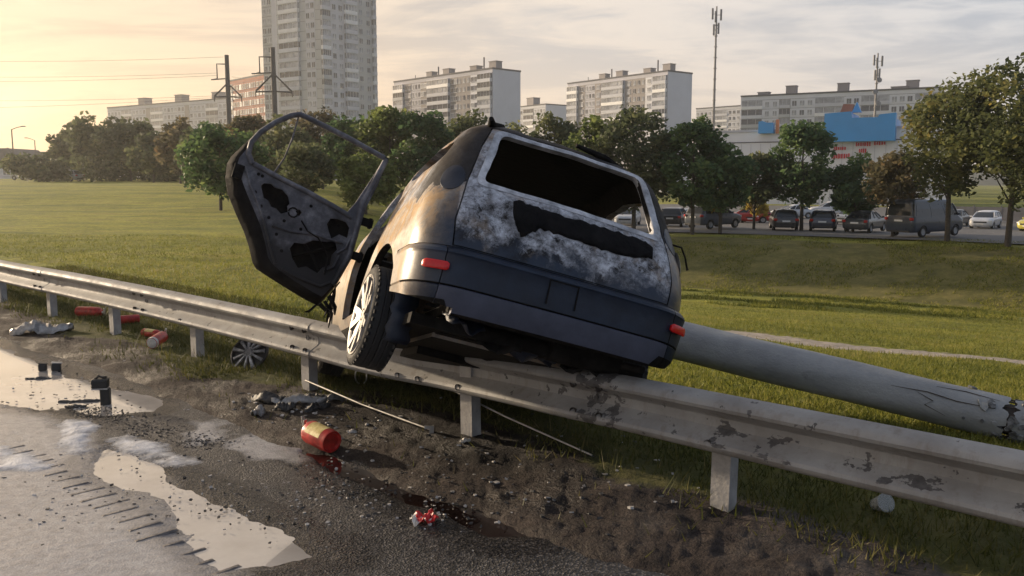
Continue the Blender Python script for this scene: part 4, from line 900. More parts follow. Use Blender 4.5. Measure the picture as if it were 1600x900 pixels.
    for p in ((552, 398), (568, 345)):
        hg = MB(); a = q(*p); hg.box((a[0] - .03, a[1], .03), (.10, .06, .03)); hg.tube([(a[0] - .06, a[1] - .04, .03), (a[0] - .06, a[1] + .04, .03)], .014, 10); hg.build('hinge', so_, d)
    lk = MB(); a = q(372, 268); lk.box((a[0], a[1], -.004), (.07, .10, .03)); lk.build('lock', so_, d); lk = MB(); a = q(458, 332); lk.tube([(a[0] + .035 * math.cos(k * .6), a[1] + .035 * math.sin(k * .6), -.004) for k in range(11)], .006, 6); lk.build('bracket_ring', so_, d)
    # tatters hanging from its lower edge on to the rail
    tt = MB()
    for a, b_, c2, r in (((500, 474), (512, 486), (506, 494), .016), ((508, 470), (520, 490), (512, 512), .013), ((495, 476), (484, 486), (474, 488), .010), ((515, 462), (525, 480), (522, 492), .018), ((532, 440), (516, 462), (506, 484), .006)):
        tt.tube([(*q(*a), .02), (*q(*b_), .03), (*q(*c2), -.02)], [r, r, r * .3], 6)
    tt.build('melted_tatter', so_, d, 60)
open_door()

# ================================================================ fallen concrete lamp pole
def concrete_pole():
    m, nt, b = new_mat('pole_concrete')
    tc = nd(nt, 'ShaderNodeTexCoord').outputs['Object']
    N = lambda s, d=6.0, r=0.65, v=tc: nd(nt, 'ShaderNodeTexNoise', None, Vector=v, Scale=s, Detail=d, Roughness=r).outputs[0]
    st = nd(nt, 'ShaderNodeMapping', None, Vector=tc, Scale=(1.6, 1.6, 0.9)).outputs[0]
    c = ramp(nt, N(3.0, 8.0, 0.7, st), [(0.3, (0.25, 0.26, 0.27)), (0.55, (0.34, 0.35, 0.355)), (0.75, (0.42, 0.425, 0.42))])
    c = mix(nt, ramp(nt, N(9.0), [(0.62, 0.0), (0.75, 0.45)]), c, (0.12, 0.125, 0.135))
    bp = nd(nt, 'ShaderNodeBump', None, Strength=0.5, Distance=0.01, Height=math_(nt, 'ADD', N(60.0, 3.0), N(6.0)))
    seti(b, Base_Color=c, Roughness=0.85, Specular_IOR_Level=0.25, Normal=bp.outputs[0])
    broken = simple('broken_concrete', (0.10, 0.105, 0.115), 0.9, var=0.6, scale=18, bump=0.8, bscale=40, c2=(0.26, 0.26, 0.26))
    steel = simple('pole_rebar', (0.06, 0.045, 0.035), 0.7, var=0.4, scale=30)
    A = PX(1575, 655, 6.1); B = PX(1165, 557, 7.0); d = (B - A).normalized(); root = empty('concrete_pole', label='fallen round concrete lamp pole lying snapped beside the burnt car', category='pole')
    z = d; x = Vector((0, 0, 1)).cross(z).normalized(); y = z.cross(x); M = Matrix(((x.x, y.x, z.x, A.x), (x.y, y.y, z.y, A.y), (x.z, y.z, z.z, A.z), (0, 0, 0, 1))); root.matrix_world = M
    rg = random.Random(2)
    def shaft(z0, z1, r0, r1, jag0, jag1, seed, nz):
        n = 56; rr = random.Random(seed); vs = []; fs = []
        j0 = [jag0 * (rr.random() ** 2) for _ in range(n)]; j1 = [jag1 * (rr.random() ** 2) for _ in range(n)]
        for i in range(nz + 1):
            t = i / nz
            for k in range(n):
                q = 2 * math.pi * k / n; a = z0 + j0[k]; bb = z1 - j1[k]; r = r0 + (r1 - r0) * t
                r += 0.003 * math.sin(5 * q + t * 20) + (rr.random() - .5) * .002
                vs.append((r * math.cos(q), r * math.sin(q), a + (bb - a) * t))
        for i in range(nz):
            for k in range(n): k2 = (k + 1) % n; fs.append((i*n+k, i*n+k2, (i+1)*n+k2, (i+1)*n+k))
        mb = MB(); mb.add(vs, fs)
        for e, zz in ((0, -1), (nz, 1)):          # hollow, with a rough broken wall
            base = len(mb.v); ring = [Vector(mb.v[e*n+k]) for k in range(n)]
            mb.v += [(p.x * .62, p.y * .62, p.z - zz * .03) for p in ring]; mb.v += [(p.x * .60, p.y * .60, p.z - zz * .35) for p in ring]
            for k in range(n):
                k2 = (k + 1) % n; mb.f.append((e*n+k, e*n+k2, base+k2, base+k)); mb.m.append(1); mb.f.append((base+k, base+k2, base+n+k2, base+n+k)); mb.m.append(1)
        return mb
    shaft(0.012, 4.3, 0.158, 0.174, 0.06, 0.22, 4, 50).build('shaft', [m, broken], root, 35)
    shaft(-4.2, -0.012, 0.150, 0.157, 0.2, 0.05, 9, 40).build('stump', [m, broken], root, 35, label='broken-off length of the pole right of the crack')
    rb = MB()
    for k in range(14):
        q = 2 * math.pi * k / 14; rb.tube([(.135 * math.cos(q), .135 * math.sin(q), -.25), (.14 * math.cos(q) , .14 * math.sin(q), 0.0), (.137 * math.cos(q), .137 * math.sin(q), .28)], .006, 6)
    rb.lathe([(.112, -.2), (.112, .25)], 20); o = rb.build('reinforcement', steel, root); o['kind'] = 'stuff'
    # spalled flakes round the break
    for k in range(26):
        q = rg.uniform(-.9, 2.6); zz = rg.uniform(-.10, .30); r = .160 + rg.uniform(-.004, .006); s = rg.uniform(.012, .04)
        f = MB(); pts = [(s * rg.uniform(.6, 1.2) * math.cos(a), s * rg.uniform(.6, 1.4) * math.sin(a)) for a in (0, 1.1, 2.3, 3.4, 4.6, 5.5)]
        f.prism(pts, [], .012); o = f.build('concrete_flake', broken if rg.random() < .75 else m, root)
        o.matrix_local = Matrix.Rotation(q, 4, 'Z') @ Matrix.Translation((r, 0, zz)) @ Matrix.Rotation(R_(90 + rg.uniform(-12, 12)), 4, 'Y') @ Matrix.Rotation(rg.uniform(0, 6), 4, 'Z')
    for pts in ([(-.3, .4), (.0, .55), (.25, .5), (.5, .62)], [(.55, .1), (.48, .35), (.6, .55), (.5, .8)], [(1.0, .08), (1.1, .3), (1.0, .5)]):
        cr = MB(); cr.tube([(.1635 * math.cos(q), .1635 * math.sin(q), zz) for q, zz in pts], [.001] + [.004] * (len(pts) - 2) + [.001], 5); cr.build('crack', steel, root)
concrete_pole()

# ================================================================ fire extinguishers
EXT_RED = simple('extinguisher_red', (0.40, 0.020, 0.016), 0.38, var=0.55, scale=16)
EXT_LABEL = simple('extinguisher_label', (0.66, 0.42, 0.07), 0.45, var=0.35, scale=28, c2=(0.85, 0.74, 0.34))
EXT_WHITE = simple('pale_powder', (0.55, 0.52, 0.48), 0.7, var=0.25, scale=18)
BLACKP = simple('black_plastic', (0.018, 0.018, 0.019), 0.5, var=0.4, scale=20, bump=0.15)
METAL = simple('bright_metal', (0.50, 0.49, 0.47), 0.35, metal=0.8, var=0.25, scale=14)
def extinguisher(p, axis, rad, length, label, lab=True, powder=False, hose=True):
    ax = Vector(axis).normalized(); x = Vector((0, 0, 1)).cross(ax)
    x = x.normalized() if x.length > 1e-3 else Vector((1, 0, 0)); y = ax.cross(x)
    root = empty('fire_extinguisher', label=label, category='extinguisher', group='fire extinguishers lying by the guardrail')
    root.matrix_world = Matrix(((x.x, y.x, ax.x, p[0]), (x.y, y.y, ax.y, p[1]), (x.z, y.z, ax.z, p[2]), (0, 0, 0, 1)))
    R0, L = rad, length; mb = MB()           # local z: from the base towards the neck
    mb.lathe([(0, .012), (R0*.45, .014), (R0*.72, .012), (R0*.80, -.004), (R0*.93, -.004), (R0*.965, .008), (R0*.95, .03), (R0, .045), (R0, L*.80), (R0*.96, L*.85), (R0*.80, L*.91), (R0*.5, L*.955), (R0*.27, L*.97), (R0*.25, L*1.0), (0, L*1.0)], 32)
    mb.build('cylinder', EXT_RED, root, 40)
    if lab:
        vs = []; n = 16
        for k in range(n + 1):
            q = R_(20 + 130 * k / n)
            for zz in (L*.18, L*.72): vs.append((R0*1.006 * math.cos(q), R0*1.006 * math.sin(q), zz))
        lb = MB(); lb.add(vs, [(2*k, 2*k+2, 2*k+3, 2*k+1) for k in range(n)]); lb.build('label_sticker', EXT_LABEL, root, 40)
        pass
    if powder:
        cp = MB(); cp.lathe([(0, -.012), (R0*.70, -.010), (R0*.97, .000), (R0*1.01, .020), (R0*1.01, .03)], 28); cp.build('powdered_base', EXT_WHITE, root, 40)
    hd = MB(); hd.lathe([(0, L), (R0*.24, L), (R0*.24, L*1.05), (0, L*1.06)], 14); hd.box((0, R0*.25, L*1.075), (R0*.30, R0*1.2, R0*.16)); hd.box((0, R0*.45, L*1.13), (R0*.26, R0*1.3, R0*.10), Matrix.Rotation(R_(14), 3, 'X'))
    hd.build('valve_head', METAL, root)
    if hose:
        hs = MB(); hs.tube([(0, -R0*.3, L*1.04), (0, -R0*.9, L*1.05), (R0*.2, -R0*1.18, L*.95), (R0*.3, -R0*1.10, L*.7), (R0*.32, -R0*1.06, L*.45)], R0*.11, 8); hs.build('hose', BLACKP, root, 60)
    return root
e1 = G(519, 708, 0.0)
extinguisher((e1.x, e1.y, tz(e1.x, e1.y) * .3 + .076), (-0.62, 0.58, 0.07), 0.076, 0.285, 'large red fire extinguisher with a yellow label lying on the road edge', hose=False)
def gnd(px, py): p = on_ground(px, py); return p
p = gnd(123, 496); extinguisher((p.x, p.y, p.z + .066), (0.98, -0.25, 0.0), 0.066, 0.36, 'red extinguisher lying on the grass behind a guardrail post', lab=False, hose=False)
p = gnd(218, 508); extinguisher((p.x, p.y, p.z + .050), (-0.9, -0.5, 0.0), 0.050, 0.26, 'small red extinguisher in the grass below the guardrail, farthest of the three together', lab=False)
p = gnd(226, 527); extinguisher((p.x, p.y, p.z + .048), (0.86, -0.5, 0.0), 0.048, 0.26, 'dark red extinguisher with a pale stripe just behind the powdered one', lab=True)
p = gnd(238, 549); extinguisher((p.x, p.y, p.z + .055), (0.05, 1.0, 0.10), 0.060, 0.30, 'red extinguisher with a powder-white round base turned to the road', lab=False, powder=True, hose=False)

# ================================================================ wheel cover in the grass
def hubcap():
    p = gnd(388, 578); c = PX(388, 558, p.y); m = simple('hubcap_silver', (0.26, 0.26, 0.265), 0.35, metal=0.5, var=0.85, scale=16)
    root = empty('wheel_cover', label='silver multi-spoke wheel cover lying in the grass under the guardrail', category='wheel cover')
    root.matrix_world = Matrix.Translation((p.x, p.y + .05, p.z + 0.13)) @ Matrix.Rotation(R_(52), 4, 'X') @ Matrix.Rotation(R_(-14), 4, 'Y')
    mb = MB(); R0 = .19; mb.lathe([(R0*.90, -.012), (R0, -.016), (R0*1.02, -.004), (R0*1.0, .006), (R0*.93, .008), (R0*.90, .0)], 48); mb.build('rim_ring', BLACKP, root, 40)
    mb = MB(); mb.lathe([(0, .030), (.026, .029), (.032, .022), (.048, .024), (.054, .012), (.05, .0)], 28); mb.build('hub_cap', m, root, 40)
    mb = MB(); mb.lathe([(0, -.02), (R0*.93, -.02), (R0*.93, -.016), (0, -.016)], 36); mb.build('backing', BLACKP, root)
    sp = MB(); sp.add([(.04, -.010, .004), (.04, .010, .004), (R0*.93, .022, -.002), (R0*.93, -.022, -.002), (.04, -.007, .024), (.04, .007, .024), (R0*.93, .016, .010), (R0*.93, -.016, .010)], [(0,3,2,1),(4,5,6,7),(0,1,5,4),(1,2,6,5),(2,3,7,6),(3,0,4,7)])
    sme = sp.mesh('spoke', m)
    for k in range(11):
        o = link('spoke', sme, root); o.rotation_euler = (0, random.uniform(-.05, .05), 2 * math.pi * k / 11 + random.uniform(-.05, .05)); o.scale = (random.uniform(.9, 1.05), random.uniform(.7, 1.0), 1)
hubcap()

# ================================================================ scraps on the road and verge
def blob(name, px, py, size, mat, label, cat, seed, flat=0.5, rough=0.35, n=14, zoff=0.0, rz=0.0, road=False, group=None, sub=3, kind=None):
    rg = random.Random(seed); p = gnd(px, py); z = (0.0 if road else p.z) + zoff
    bm = bmesh.new(); bmesh.ops.create_icosphere(bm, subdivisions=sub, radius=1.0)
    for v in bm.verts:
        q = v.co.normalized(); k = 1 + rough * (math.sin(q.x*5+seed) * math.cos(q.y*4+seed*2) + .6 * math.sin(q.z*9 + q.x*7 + seed)) + rg.uniform(-.06, .06)
        v.co = Vector((q.x * size[0], q.y * size[1], q.z * size[2])) * k
    me = bpy.data.meshes.new(name); bm.to_mesh(me); bm.free(); me.materials.append(mat); shade(me, 30)
    o = link(name, me, label=label, category=cat); o.location = (p.x, p.y, z + size[2] * flat); o.rotation_euler = (0, 0, rz)
    if group: o['group'] = group
    return o
def bent_sheet(name, px, py, L, W, H, mat, label, cat, rz, seed, group=None, road=False, parts=True):
    rg = random.Random(seed); p = gnd(px, py); n, k = 16, 7; vs = []
    for i in range(n + 1):
        t = i / n * 2 - 1
        for j in range(k + 1):
            s = j / k * 2 - 1; w = W * (1 - .75 * abs(t) ** 2.2)
            vs.append((t * L / 2, s * w / 2, H * (1 - s * s) * (1 - .5 * t * t) + H * .25 * math.sin(t * 5 + seed) + rg.uniform(-.3, .3) * H))
    mb = MB(); mb.add(vs, [(i*(k+1)+j, (i+1)*(k+1)+j, (i+1)*(k+1)+j+1, i*(k+1)+j+1) for i in range(n) for j in range(k)])
    o = mb.build(name, mat, None, 18, label=label, category=cat); o.location = (p.x, p.y, (0 if road else p.z) + .004); o.rotation_euler = (0, 0, rz)
    md = o.modifiers.new('t', 'SOLIDIFY'); md.thickness = .006
    if group: o['group'] = group
    return o
GREYM = simple('crumpled_metal', (0.30, 0.29, 0.28), 0.4, metal=0.4, var=0.5, scale=12, bump=0.3)
CHAR = simple('charred_scrap', (0.020, 0.019, 0.020), 0.6, var=0.5, scale=14, bump=0.5, c2=(0.075, 0.072, 0.07))
# torn silver car part at the far left
bent_sheet('torn_panel', 66, 522, 0.66, 0.30, 0.10, GREYM, 'crumpled silver car panel on the soil at the far left', 'car part', R_(14), 3)
# charred heap below the wheel
CG = 'charred scraps below the wheel'
for i, (x, y, L, W, rz, lb) in enumerate([(468, 634, .42, .11, 12, 'long pale-edged strip of charred bodywork below the wheel'), (420, 632, .30, .14, -20, 'black charred scrap at the left end of the scrap heap'), (496, 644, .26, .10, 55, 'curled burnt scrap standing behind the large extinguisher'),
        (446, 648, .16, .08, 5, 'small charred scrap in front of the long strip'), (508, 630, .34, .10, -12, 'black sooty strip at the right end of the scrap heap'), (404, 652, .14, .09, 70, 'small curled grey scrap left of the large extinguisher')]):
    bent_sheet('charred_scrap', x, y, L, W, .045, CHAR if i not in (0, 5) else GREYM, lb, 'scrap', R_(rz), 20 + i, CG)
rg = random.Random(77)
FR = simple('pale_fragment', (0.42, 0.40, 0.38), 0.6, var=0.4, scale=20)
def fragments(n, pts, mats, seed, lab, cat, name, s0, s1, road):
    # loose crumbs too small and many to count: one object
    rr = random.Random(seed); mb = MB()
    for i in range(n):
        a = rr.choice(pts); x = a[0] + rr.gauss(0, a[2]); y = a[1] + rr.gauss(0, a[3]); g = G(x, min(y, 870)); s = rr.uniform(s0, s1) ** 1.5
        z = max(0.0 if road else -9, tz(g.x, g.y)); k = rr.randint(4, 6); pp = [(s * rr.uniform(.5, 1.3) * math.cos(6.283 * j / k), s * rr.uniform(.5, 1.3) * math.sin(6.283 * j / k)) for j in range(k)]
        mb.prism(pp, [], s * rr.uniform(.3, .8), Matrix.Translation((g.x, g.y, z - .003)) @ Matrix.Rotation(rr.uniform(-.5, .5), 4, 'X') @ Matrix.Rotation(rr.uniform(0, 6), 4, 'Z'), rr.randrange(len(mats)))
    mb.build(name, mats, None, None, kind='stuff', label=lab, category=cat)
fragments(300, [(420, 640, 70, 14), (520, 660, 60, 20), (700, 700, 120, 40), (900, 760, 150, 40)], [CHAR, CHAR, FR, GREYM], 5, 'loose black and pale crumbs strewn over the soil', 'debris', 'debris_crumbs', .03, .07, False)
fragments(900, [(190, 655, 30, 8), (250, 672, 30, 7), (310, 690, 25, 6), (150, 645, 25, 6)], [CHAR, CHAR, BLACKP], 6, 'dark line of mud and ash crumbs between the puddles', 'debris', 'mud_crumbs', .018, .045, True)
fragments(520, [(300, 780, 130, 30), (120, 620, 80, 25), (420, 760, 60, 30), (80, 760, 70, 40)], [CHAR, FR, BLACKP], 8, 'fine grit scattered over the wet road', 'debris', 'road_grit', .025, .05, True)
fragments(420, [(600, 790, 120, 25), (520, 760, 90, 30), (700, 770, 90, 35)], [CHAR, FR, CHAR], 9, 'coarse grit on the dark asphalt shoulder', 'debris', 'shoulder_grit', .025, .055, True)
# black block standing in the puddle
def puddle_block():
    p = G(163, 629); root = empty('black_housing', (p.x, p.y, -.02), R_(12), label='black plastic block standing in the left puddle, its dark reflection built as a foot', category='car part')
    mb = MB(); mb.box((0.012, 0, .068), (.072, .06, .136)); o = mb.build('foot', BLACKP, root); md = o.modifiers.new('b', 'BEVEL'); md.width = .006  # stands in for the block's dark reflection in the water, built as a solid
    mb = MB(); mb.box((-.022, 0, .178), (.125, .08, .072)); o = mb.build('head', BLACKP, root); md = o.modifiers.new('b', 'BEVEL'); md.width = .012; md.segments = 2
    mb = MB(); mb.box((-.022, -.002, .138), (.118, .082, .010)); mb.build('pale_band', FR, root)
    mb = MB(); mb.tube([(-.06, 0, .21), (-.03, .0, .235), (.0, 0, .222), (.03, 0, .225)], .010, 6); mb.build('clip', BLACKP, root)
puddle_block()
for (x, y, s, lb) in ((67, 577, .055, 'small black cube lying in the far puddle'), (88, 577, .06, 'dark block with a pale top right of the small black cube')):
    p = G(x, y); root = empty('dark_block', (p.x, p.y, -.012), R_(20), label=lb, category='car part', group='dark blocks in the far puddle')
    mb = MB(); mb.box((0, 0, s*.6), (s*1.3, s*1.1, s*1.2)); o = mb.build('block', BLACKP, root); md = o.modifiers.new('b', 'BEVEL'); md.width = .008
    mb = MB(); mb.box((s*.1, 0, s*1.25), (s*1.5, s*.9, s*.12), Matrix.Rotation(R_(6), 3, 'Y')); mb.build('lid', FR if x > 80 else BLACKP, root)
# flat dark rags in the puddle
for i, (x, y, L, W) in enumerate(((128, 625, .36, .06), (60, 590, .22, .05), (118, 634, .16, .05))):
    o = bent_sheet('dark_strip', x, y, L, W, .014, CHAR, ['long dark strip lying flat in the puddle left of the black block', 'short dark strip at the left edge of the far puddle', 'stub of dark strip in front of the black block'][i], 'scrap', R_(8), 50 + i, 'dark strips in the puddle', True); o.location.z = -.012
# crushed red and white packet
def packet():
    p = G(662, 815); rr = random.Random(4); me = bpy.data.meshes.new('crushed_packet'); bm = bmesh.new(); bmesh.ops.create_grid(bm, x_segments=14, y_segments=10, size=1.0)
    for v in bm.verts:
        v.co = Vector((v.co.x * .062 + rr.uniform(-.006, .006), v.co.y * .05 + rr.uniform(-.006, .006), .022 + .020 * math.sin(v.co.x * 5) * math.cos(v.co.y * 4) + rr.uniform(-.012, .012)))
    bm.to_mesh(me); bm.free()
    red = EXT_RED; wh = simple('packet_white', (0.6, 0.58, 0.56), .5, var=.2); me.materials.append(simple('packet_red', (0.55, 0.02, 0.025), 0.35, var=.3, scale=30)); me.materials.append(wh)
    for f in me.polygons: f.material_index = 1 if (f.center.x < -.035 or rr.random() < .10) else 0
    o = link('crushed_packet', me, label='crushed red and white wrapper on the dark asphalt', category='wrapper'); o.location = (p.x, p.y, 0.0); o.rotation_euler = (0, 0, .4); md = o.modifiers.new('t', 'SOLIDIFY'); md.thickness = .002
packet()
# small pale scraps on the verge
for i, (x, y) in enumerate(((550, 681), (727, 700), (325, 664))):
    bent_sheet('pale_scrap', x, y, .07, .045, .015, FR, ['pale scrap of plastic right of the large extinguisher', 'white speck of plastic on the soil below the second rod', 'flat pale scrap on the wet soil left of the charred heap'][i], 'scrap', R_(30 * i), 70 + i, 'pale scraps on the verge')
# thin rods reaching down from the rail
def rod(a, b_, r, label, foot):
    root = empty('thin_rod', tuple(a), 0, label=label, category='rod', group='thin rods below the guardrail'); A = Vector(a); B = Vector(b_); mid = (A + B) / 2 - Vector((0, 0, .015))
    mb = MB(); mb.tube([(0, 0, 0), mid - A, B - A], r, 7); mb.build('rod', METAL, root, 60)
    if foot:
        f = MB(); f.box(B - A + Vector((.012, 0, -.004)), (.030, .020, .066)); f.box(B - A + Vector((-.012, -.006, .018)), (.05, .022, .022)); f.build('foot_plate', METAL, root)
g1 = gnd(672, 682); a1 = uv2w(-1.78, -0.06, 0.14)
rod(a1, (g1.x, g1.y, g1.z + .03), .0075, 'thin pale rod from a guardrail post down to a small foot plate on the soil', True)
g2 = gnd(925, 722); a2 = PX(672, 592, 6.05)
rod(a2, (g2.x, g2.y, g2.z + .01), .0065, 'thin pale rod slanting from under the car into the grass on the right', False)
# wire loop under the wheel
p = gnd(565, 605); mb = MB(); mb.tube([(.05 * math.cos(R_(a)) , .01 * math.sin(R_(a * 2)), .085 + .075 * math.sin(R_(a))) for a in range(-70, 251, 20)], .007, 6)
o = mb.build('wire_loop', METAL, None, 60, label='bent wire loop standing in the dark soil under the wheel', category='wire'); o.location = (p.x, p.y, p.z - .005); o.rotation_euler = (R_(-10), 0, R_(25))
# clear jar on the verge at the right
p = gnd(1375, 806); g = new_mat('clear_plastic'); seti(g[2], Base_Color=(.75, .77, .76), Roughness=.18, Transmission_Weight=.75, IOR=1.2)
root = empty('plastic_cup', (p.x, p.y, p.z), 0, label='clear plastic cup lying in the grass below the guardrail at the right', category='cup')
root.matrix_world = Matrix.Translation((p.x, p.y, p.z + .045)) @ Matrix.Rotation(R_(62), 4, 'X') @ Matrix.Rotation(R_(12), 4, 'Y')
mb = MB(); mb.lathe([(0, -.05), (.030, -.05), (.033, -.046), (.046, .035), (.046, .045), (.050, .047), (.046, .049), (.044, .045), (.031, -.044), (0, -.046)], 28); mb.build('cup_wall', g[0], root, 40)
mb = MB(); mb.lathe([(0, .050), (.047, .050), (.050, .047), (.047, .045), (0, .046)], 28); mb.build('lid', g[0], root, 40)

# ================================================================ background: parking place, vehicles
def parking():
    ts = np.linspace(-0.12, 0.95, 60); ks = np.geomspace(48.6, 130, 40); T, K = np.meshgrid(ts, ks); Y = K * bank_k(T); X = Y * T
    Z = terrain_macro(X, Y) + 0.09; nr, na = X.shape; idx = np.arange(nr * na).reshape(nr, na); f = np.stack([idx[:-1, :-1], idx[:-1, 1:], idx[1:, 1:], idx[1:, :-1]], -1).reshape(-1, 4)
    m = simple('parking_asphalt', (0.13, 0.125, 0.12), 0.8, var=0.25, scale=0.6, bump=0.2)
    link('parking_lot', np_mesh('parking_lot', np.stack([X, Y, Z], -1).reshape(-1, 3), f, m, True), kind='structure')
parking()
GLASS = simple('car_glass', (0.020, 0.024, 0.028), 0.08, var=0.2, scale=2)
TYRE = simple('car_tyre', (0.02, 0.02, 0.02), 0.8, var=0.2); RIMM = simple('car_rim', (0.35, 0.35, 0.36), 0.4, metal=0.5, var=0.2)
TLAMP = simple('tail_red', (0.45, 0.02, 0.015), 0.25, var=0.1); HLAMP = simple('head_clear', (0.75, 0.75, 0.72), 0.15, var=0.1); PLATE = simple('number_plate', (0.7, 0.7, 0.68), 0.5, var=0.1); TRIM = simple('car_trim', (0.03, 0.03, 0.032), 0.6, var=0.2)
_paint = {}
def paint(c):
    if c not in _paint:
        m = simple('car_paint', c, 0.30, var=0.12, scale=3); b = [n for n in m.node_tree.nodes if n.type == 'BSDF_PRINCIPLED'][0]; seti(b, Coat_Weight=0.6, Coat_Roughness=0.08); _paint[c] = m
    return _paint[c]
SHAPES = dict(
    hatch=dict(L=4.1, body=[(.22, .74, .10, 4.0), (.32, .84, .03, 4.08), (.55, .87, .0, 4.10), (.72, .87, .02, 4.02), (.86, .84, .06, 3.75), (.94, .80, .10, 3.25)], green=[(.94, .79, .11, 3.18), (1.15, .72, .24, 2.75), (1.34, .62, .42, 2.35)], roof=[(1.34, .63, .40, 2.38), (1.40, .60, .50, 2.25), (1.45, .50, .75, 2.05), (1.47, .3, 1.0, 1.8)]),
    sedan=dict(L=4.4, body=[(.22, .74, .10, 4.3), (.32, .84, .03, 4.37), (.55, .87, .0, 4.40), (.72, .87, .02, 4.32), (.86, .84, .06, 4.0), (.94, .80, .45, 3.3)], green=[(.94, .79, .60, 3.22), (1.15, .70, .95, 2.80), (1.32, .60, 1.30, 2.40)], roof=[(1.32, .61, 1.28, 2.43), (1.38, .58, 1.38, 2.3), (1.42, .48, 1.5, 2.15), (1.44, .3, 1.65, 2.0)]),
    suv=dict(L=4.55, body=[(.28, .78, .12, 4.42), (.40, .88, .03, 4.52), (.70, .92, .0, 4.55), (.90, .92, .02, 4.46), (1.02, .89, .06, 4.15), (1.10, .85, .10, 3.55)], green=[(1.10, .84, .11, 3.48), (1.35, .76, .24, 3.05), (1.56, .66, .42, 2.65)], roof=[(1.56, .67, .38, 2.68), (1.63, .64, .45, 2.55), (1.68, .54, .7, 2.35), (1.70, .35, 1.0, 2.1)]),
    van=dict(L=5.4, body=[(.30, .88, .08, 5.25), (.42, .97, .02, 5.36), (.80, 1.0, .0, 5.38), (1.05, .99, .01, 5.20), (1.22, .97, .02, 4.95), (1.30, .96, .03, 4.75)], green=[(1.30, .955, .03, 4.72), (1.70, .92, .06, 4.40), (1.98, .86, .10, 4.12)], roof=[(1.98, .87, .09, 4.15), (2.14, .84, .14, 3.98), (2.24, .74, .3, 3.75), (2.28, .5, .6, 3.4)]))
def loft4(levels, rc=.28, rf=.4, st=0.05):
    return loft(dense([(z, w, yr, yf, min(rc, w*.6), min(rf, w*.6), .04) for z, w, yr, yf in levels], st))
def parked(kind, c, loc, rz, label, lamps_on=False, group='cars parked in the lot'):
    S = SHAPES[kind]; root = empty('parked_van' if kind == 'van' else 'parked_car', loc, rz, label=label, category='van' if kind == 'van' else 'car'); root['group'] = group
    body = loft4(S['body']).mesh('body', []); r = .33 if kind in ('suv', 'van') else .30; ys = (S['L'] * .195, S['L'] * .81); W = max(l[1] for l in S['body'])
    cut = [cyl_x(y, r, r + .06, s0, s1, 20) for y in ys for s0, s1 in ((-1.3, -W + .28), (W - .28, 1.3))]
    body = boolean(body, cut); body.materials.clear(); body.materials.append(paint(c)); shade(body, 30); link('body', body, root)
    loft4(S['green'], .2, .3, .1).build('glazing', GLASS, root, 30); loft4(S['roof'], .2, .3, .03).build('roof', paint(c), root, 40)
    g = S['green']; fr = (0.0, 0.42, 0.72) if kind != 'van' else (0.0, .55, .82)
    for s in (-1, 1):
        for t in (.06, .38, .68, .97):
            pm = MB(); lo, hi = g[0], g[-1]; pm.tube([(s * (lo[1] + .004), lo[2] + (lo[3] - lo[2]) * t, lo[0] - .02), (s * (g[1][1] + .004), g[1][2] + (g[1][3] - g[1][2]) * t, g[1][0]), (s * (hi[1] + .004), hi[2] + (hi[3] - hi[2]) * t, hi[0] + .02)], .045 if t in (.06, .97) else .035, 6); pm.build('pillar', paint(c), root)
    if kind == 'van':                       # closed panel sides
        for s in (-1, 1):
            pb = MB(); pb.add([(s * .963, .10, 1.26), (s * .963, 3.2, 1.26), (s * .928, 3.15, 1.68), (s * .868, 3.05, 2.02), (s * .868, .20, 2.02), (s * .928, .13, 1.68)], [(0, 1, 2, 5), (5, 2, 3, 4)]); o = pb.build('side_panel', paint(c), root); md = o.modifiers.new('t', 'SOLIDIFY'); md.thickness = .03; md.offset = 0
    for y in ys:
        for s in (-1, 1):
            w = link('wheel', None, root); w.location = (s * (W - .11), y, r); w.rotation_euler = (0, s * math.pi / 2, 0); w.empty_display_size = .1
            t = MB(); t.lathe([(r*.6, -.09), (r*.95, -.095), (r, -.07), (r, .07), (r*.95, .095), (r*.62, .09)], 20); t.build('tyre', TYRE, w, 35)
            t = MB(); t.lathe([(0, .05), (r*.2, .06), (r*.5, .05), (r*.62, .085), (r*.64, .0)], 20); t.build('rim', RIMM, w, 35)
    b = S['body']; zt = b[3][0]; L = S['L']; yfr = b[2][3]
    for s in (-1, 1):
        m = MB(); m.box((s * (W - .16), b[3][2] + .03, zt + .05), (.24, .12, .17), Matrix.Rotation(s * R_(22), 3, 'Z')); o = m.build('tail_lamp', TLAMP, root); md = o.modifiers.new('b', 'BEVEL'); md.width = .03
        m = MB(); m.box((s * (W - .22), b[3][3] - .10, zt - .05), (.34, .22, .13), Matrix.Rotation(s * R_(-24), 3, 'Z')); o = m.build('headlamp', HLAMP, root); md = o.modifiers.new('b', 'BEVEL'); md.width = .03
        m = MB(); yy = g[0][3] - .25; m.box((s * (W + .06), yy, g[0][0] + .06), (.16, .10, .12)); o = m.build('mirror', paint(c), root); md = o.modifiers.new('b', 'BEVEL'); md.width = .03
    m = MB(); m.box((0, -.005, zt - .05), (.52, .03, .11)); m.build('number_plate', PLATE, root); m = MB(); m.box((0, yfr + .003, .45), (.52, .03, .11)); m.build('number_plate', PLATE, root)
    m = MB(); m.box((0, yfr - .02, .58), (W * 1.1, .06, .12)); m.build('grille', TRIM, root); m = MB(); m.box((0, .03, .36), (W * 1.5, .08, .10)); m.build('rear_valance', TRIM, root)
    return root
def park(kind, c, px, py, rz, label, **k):
    p = on_ground(px, py); return parked(kind, c, (p.x, p.y, terrain_macro(np.array([p.x]), np.array([p.y]))[0] + .09), R_(rz), label, **k)
park('suv', (0.085, 0.10, 0.125), 1082, 360, -52, 'grey-blue car parked behind the bank next to the burnt car, nose to the right')
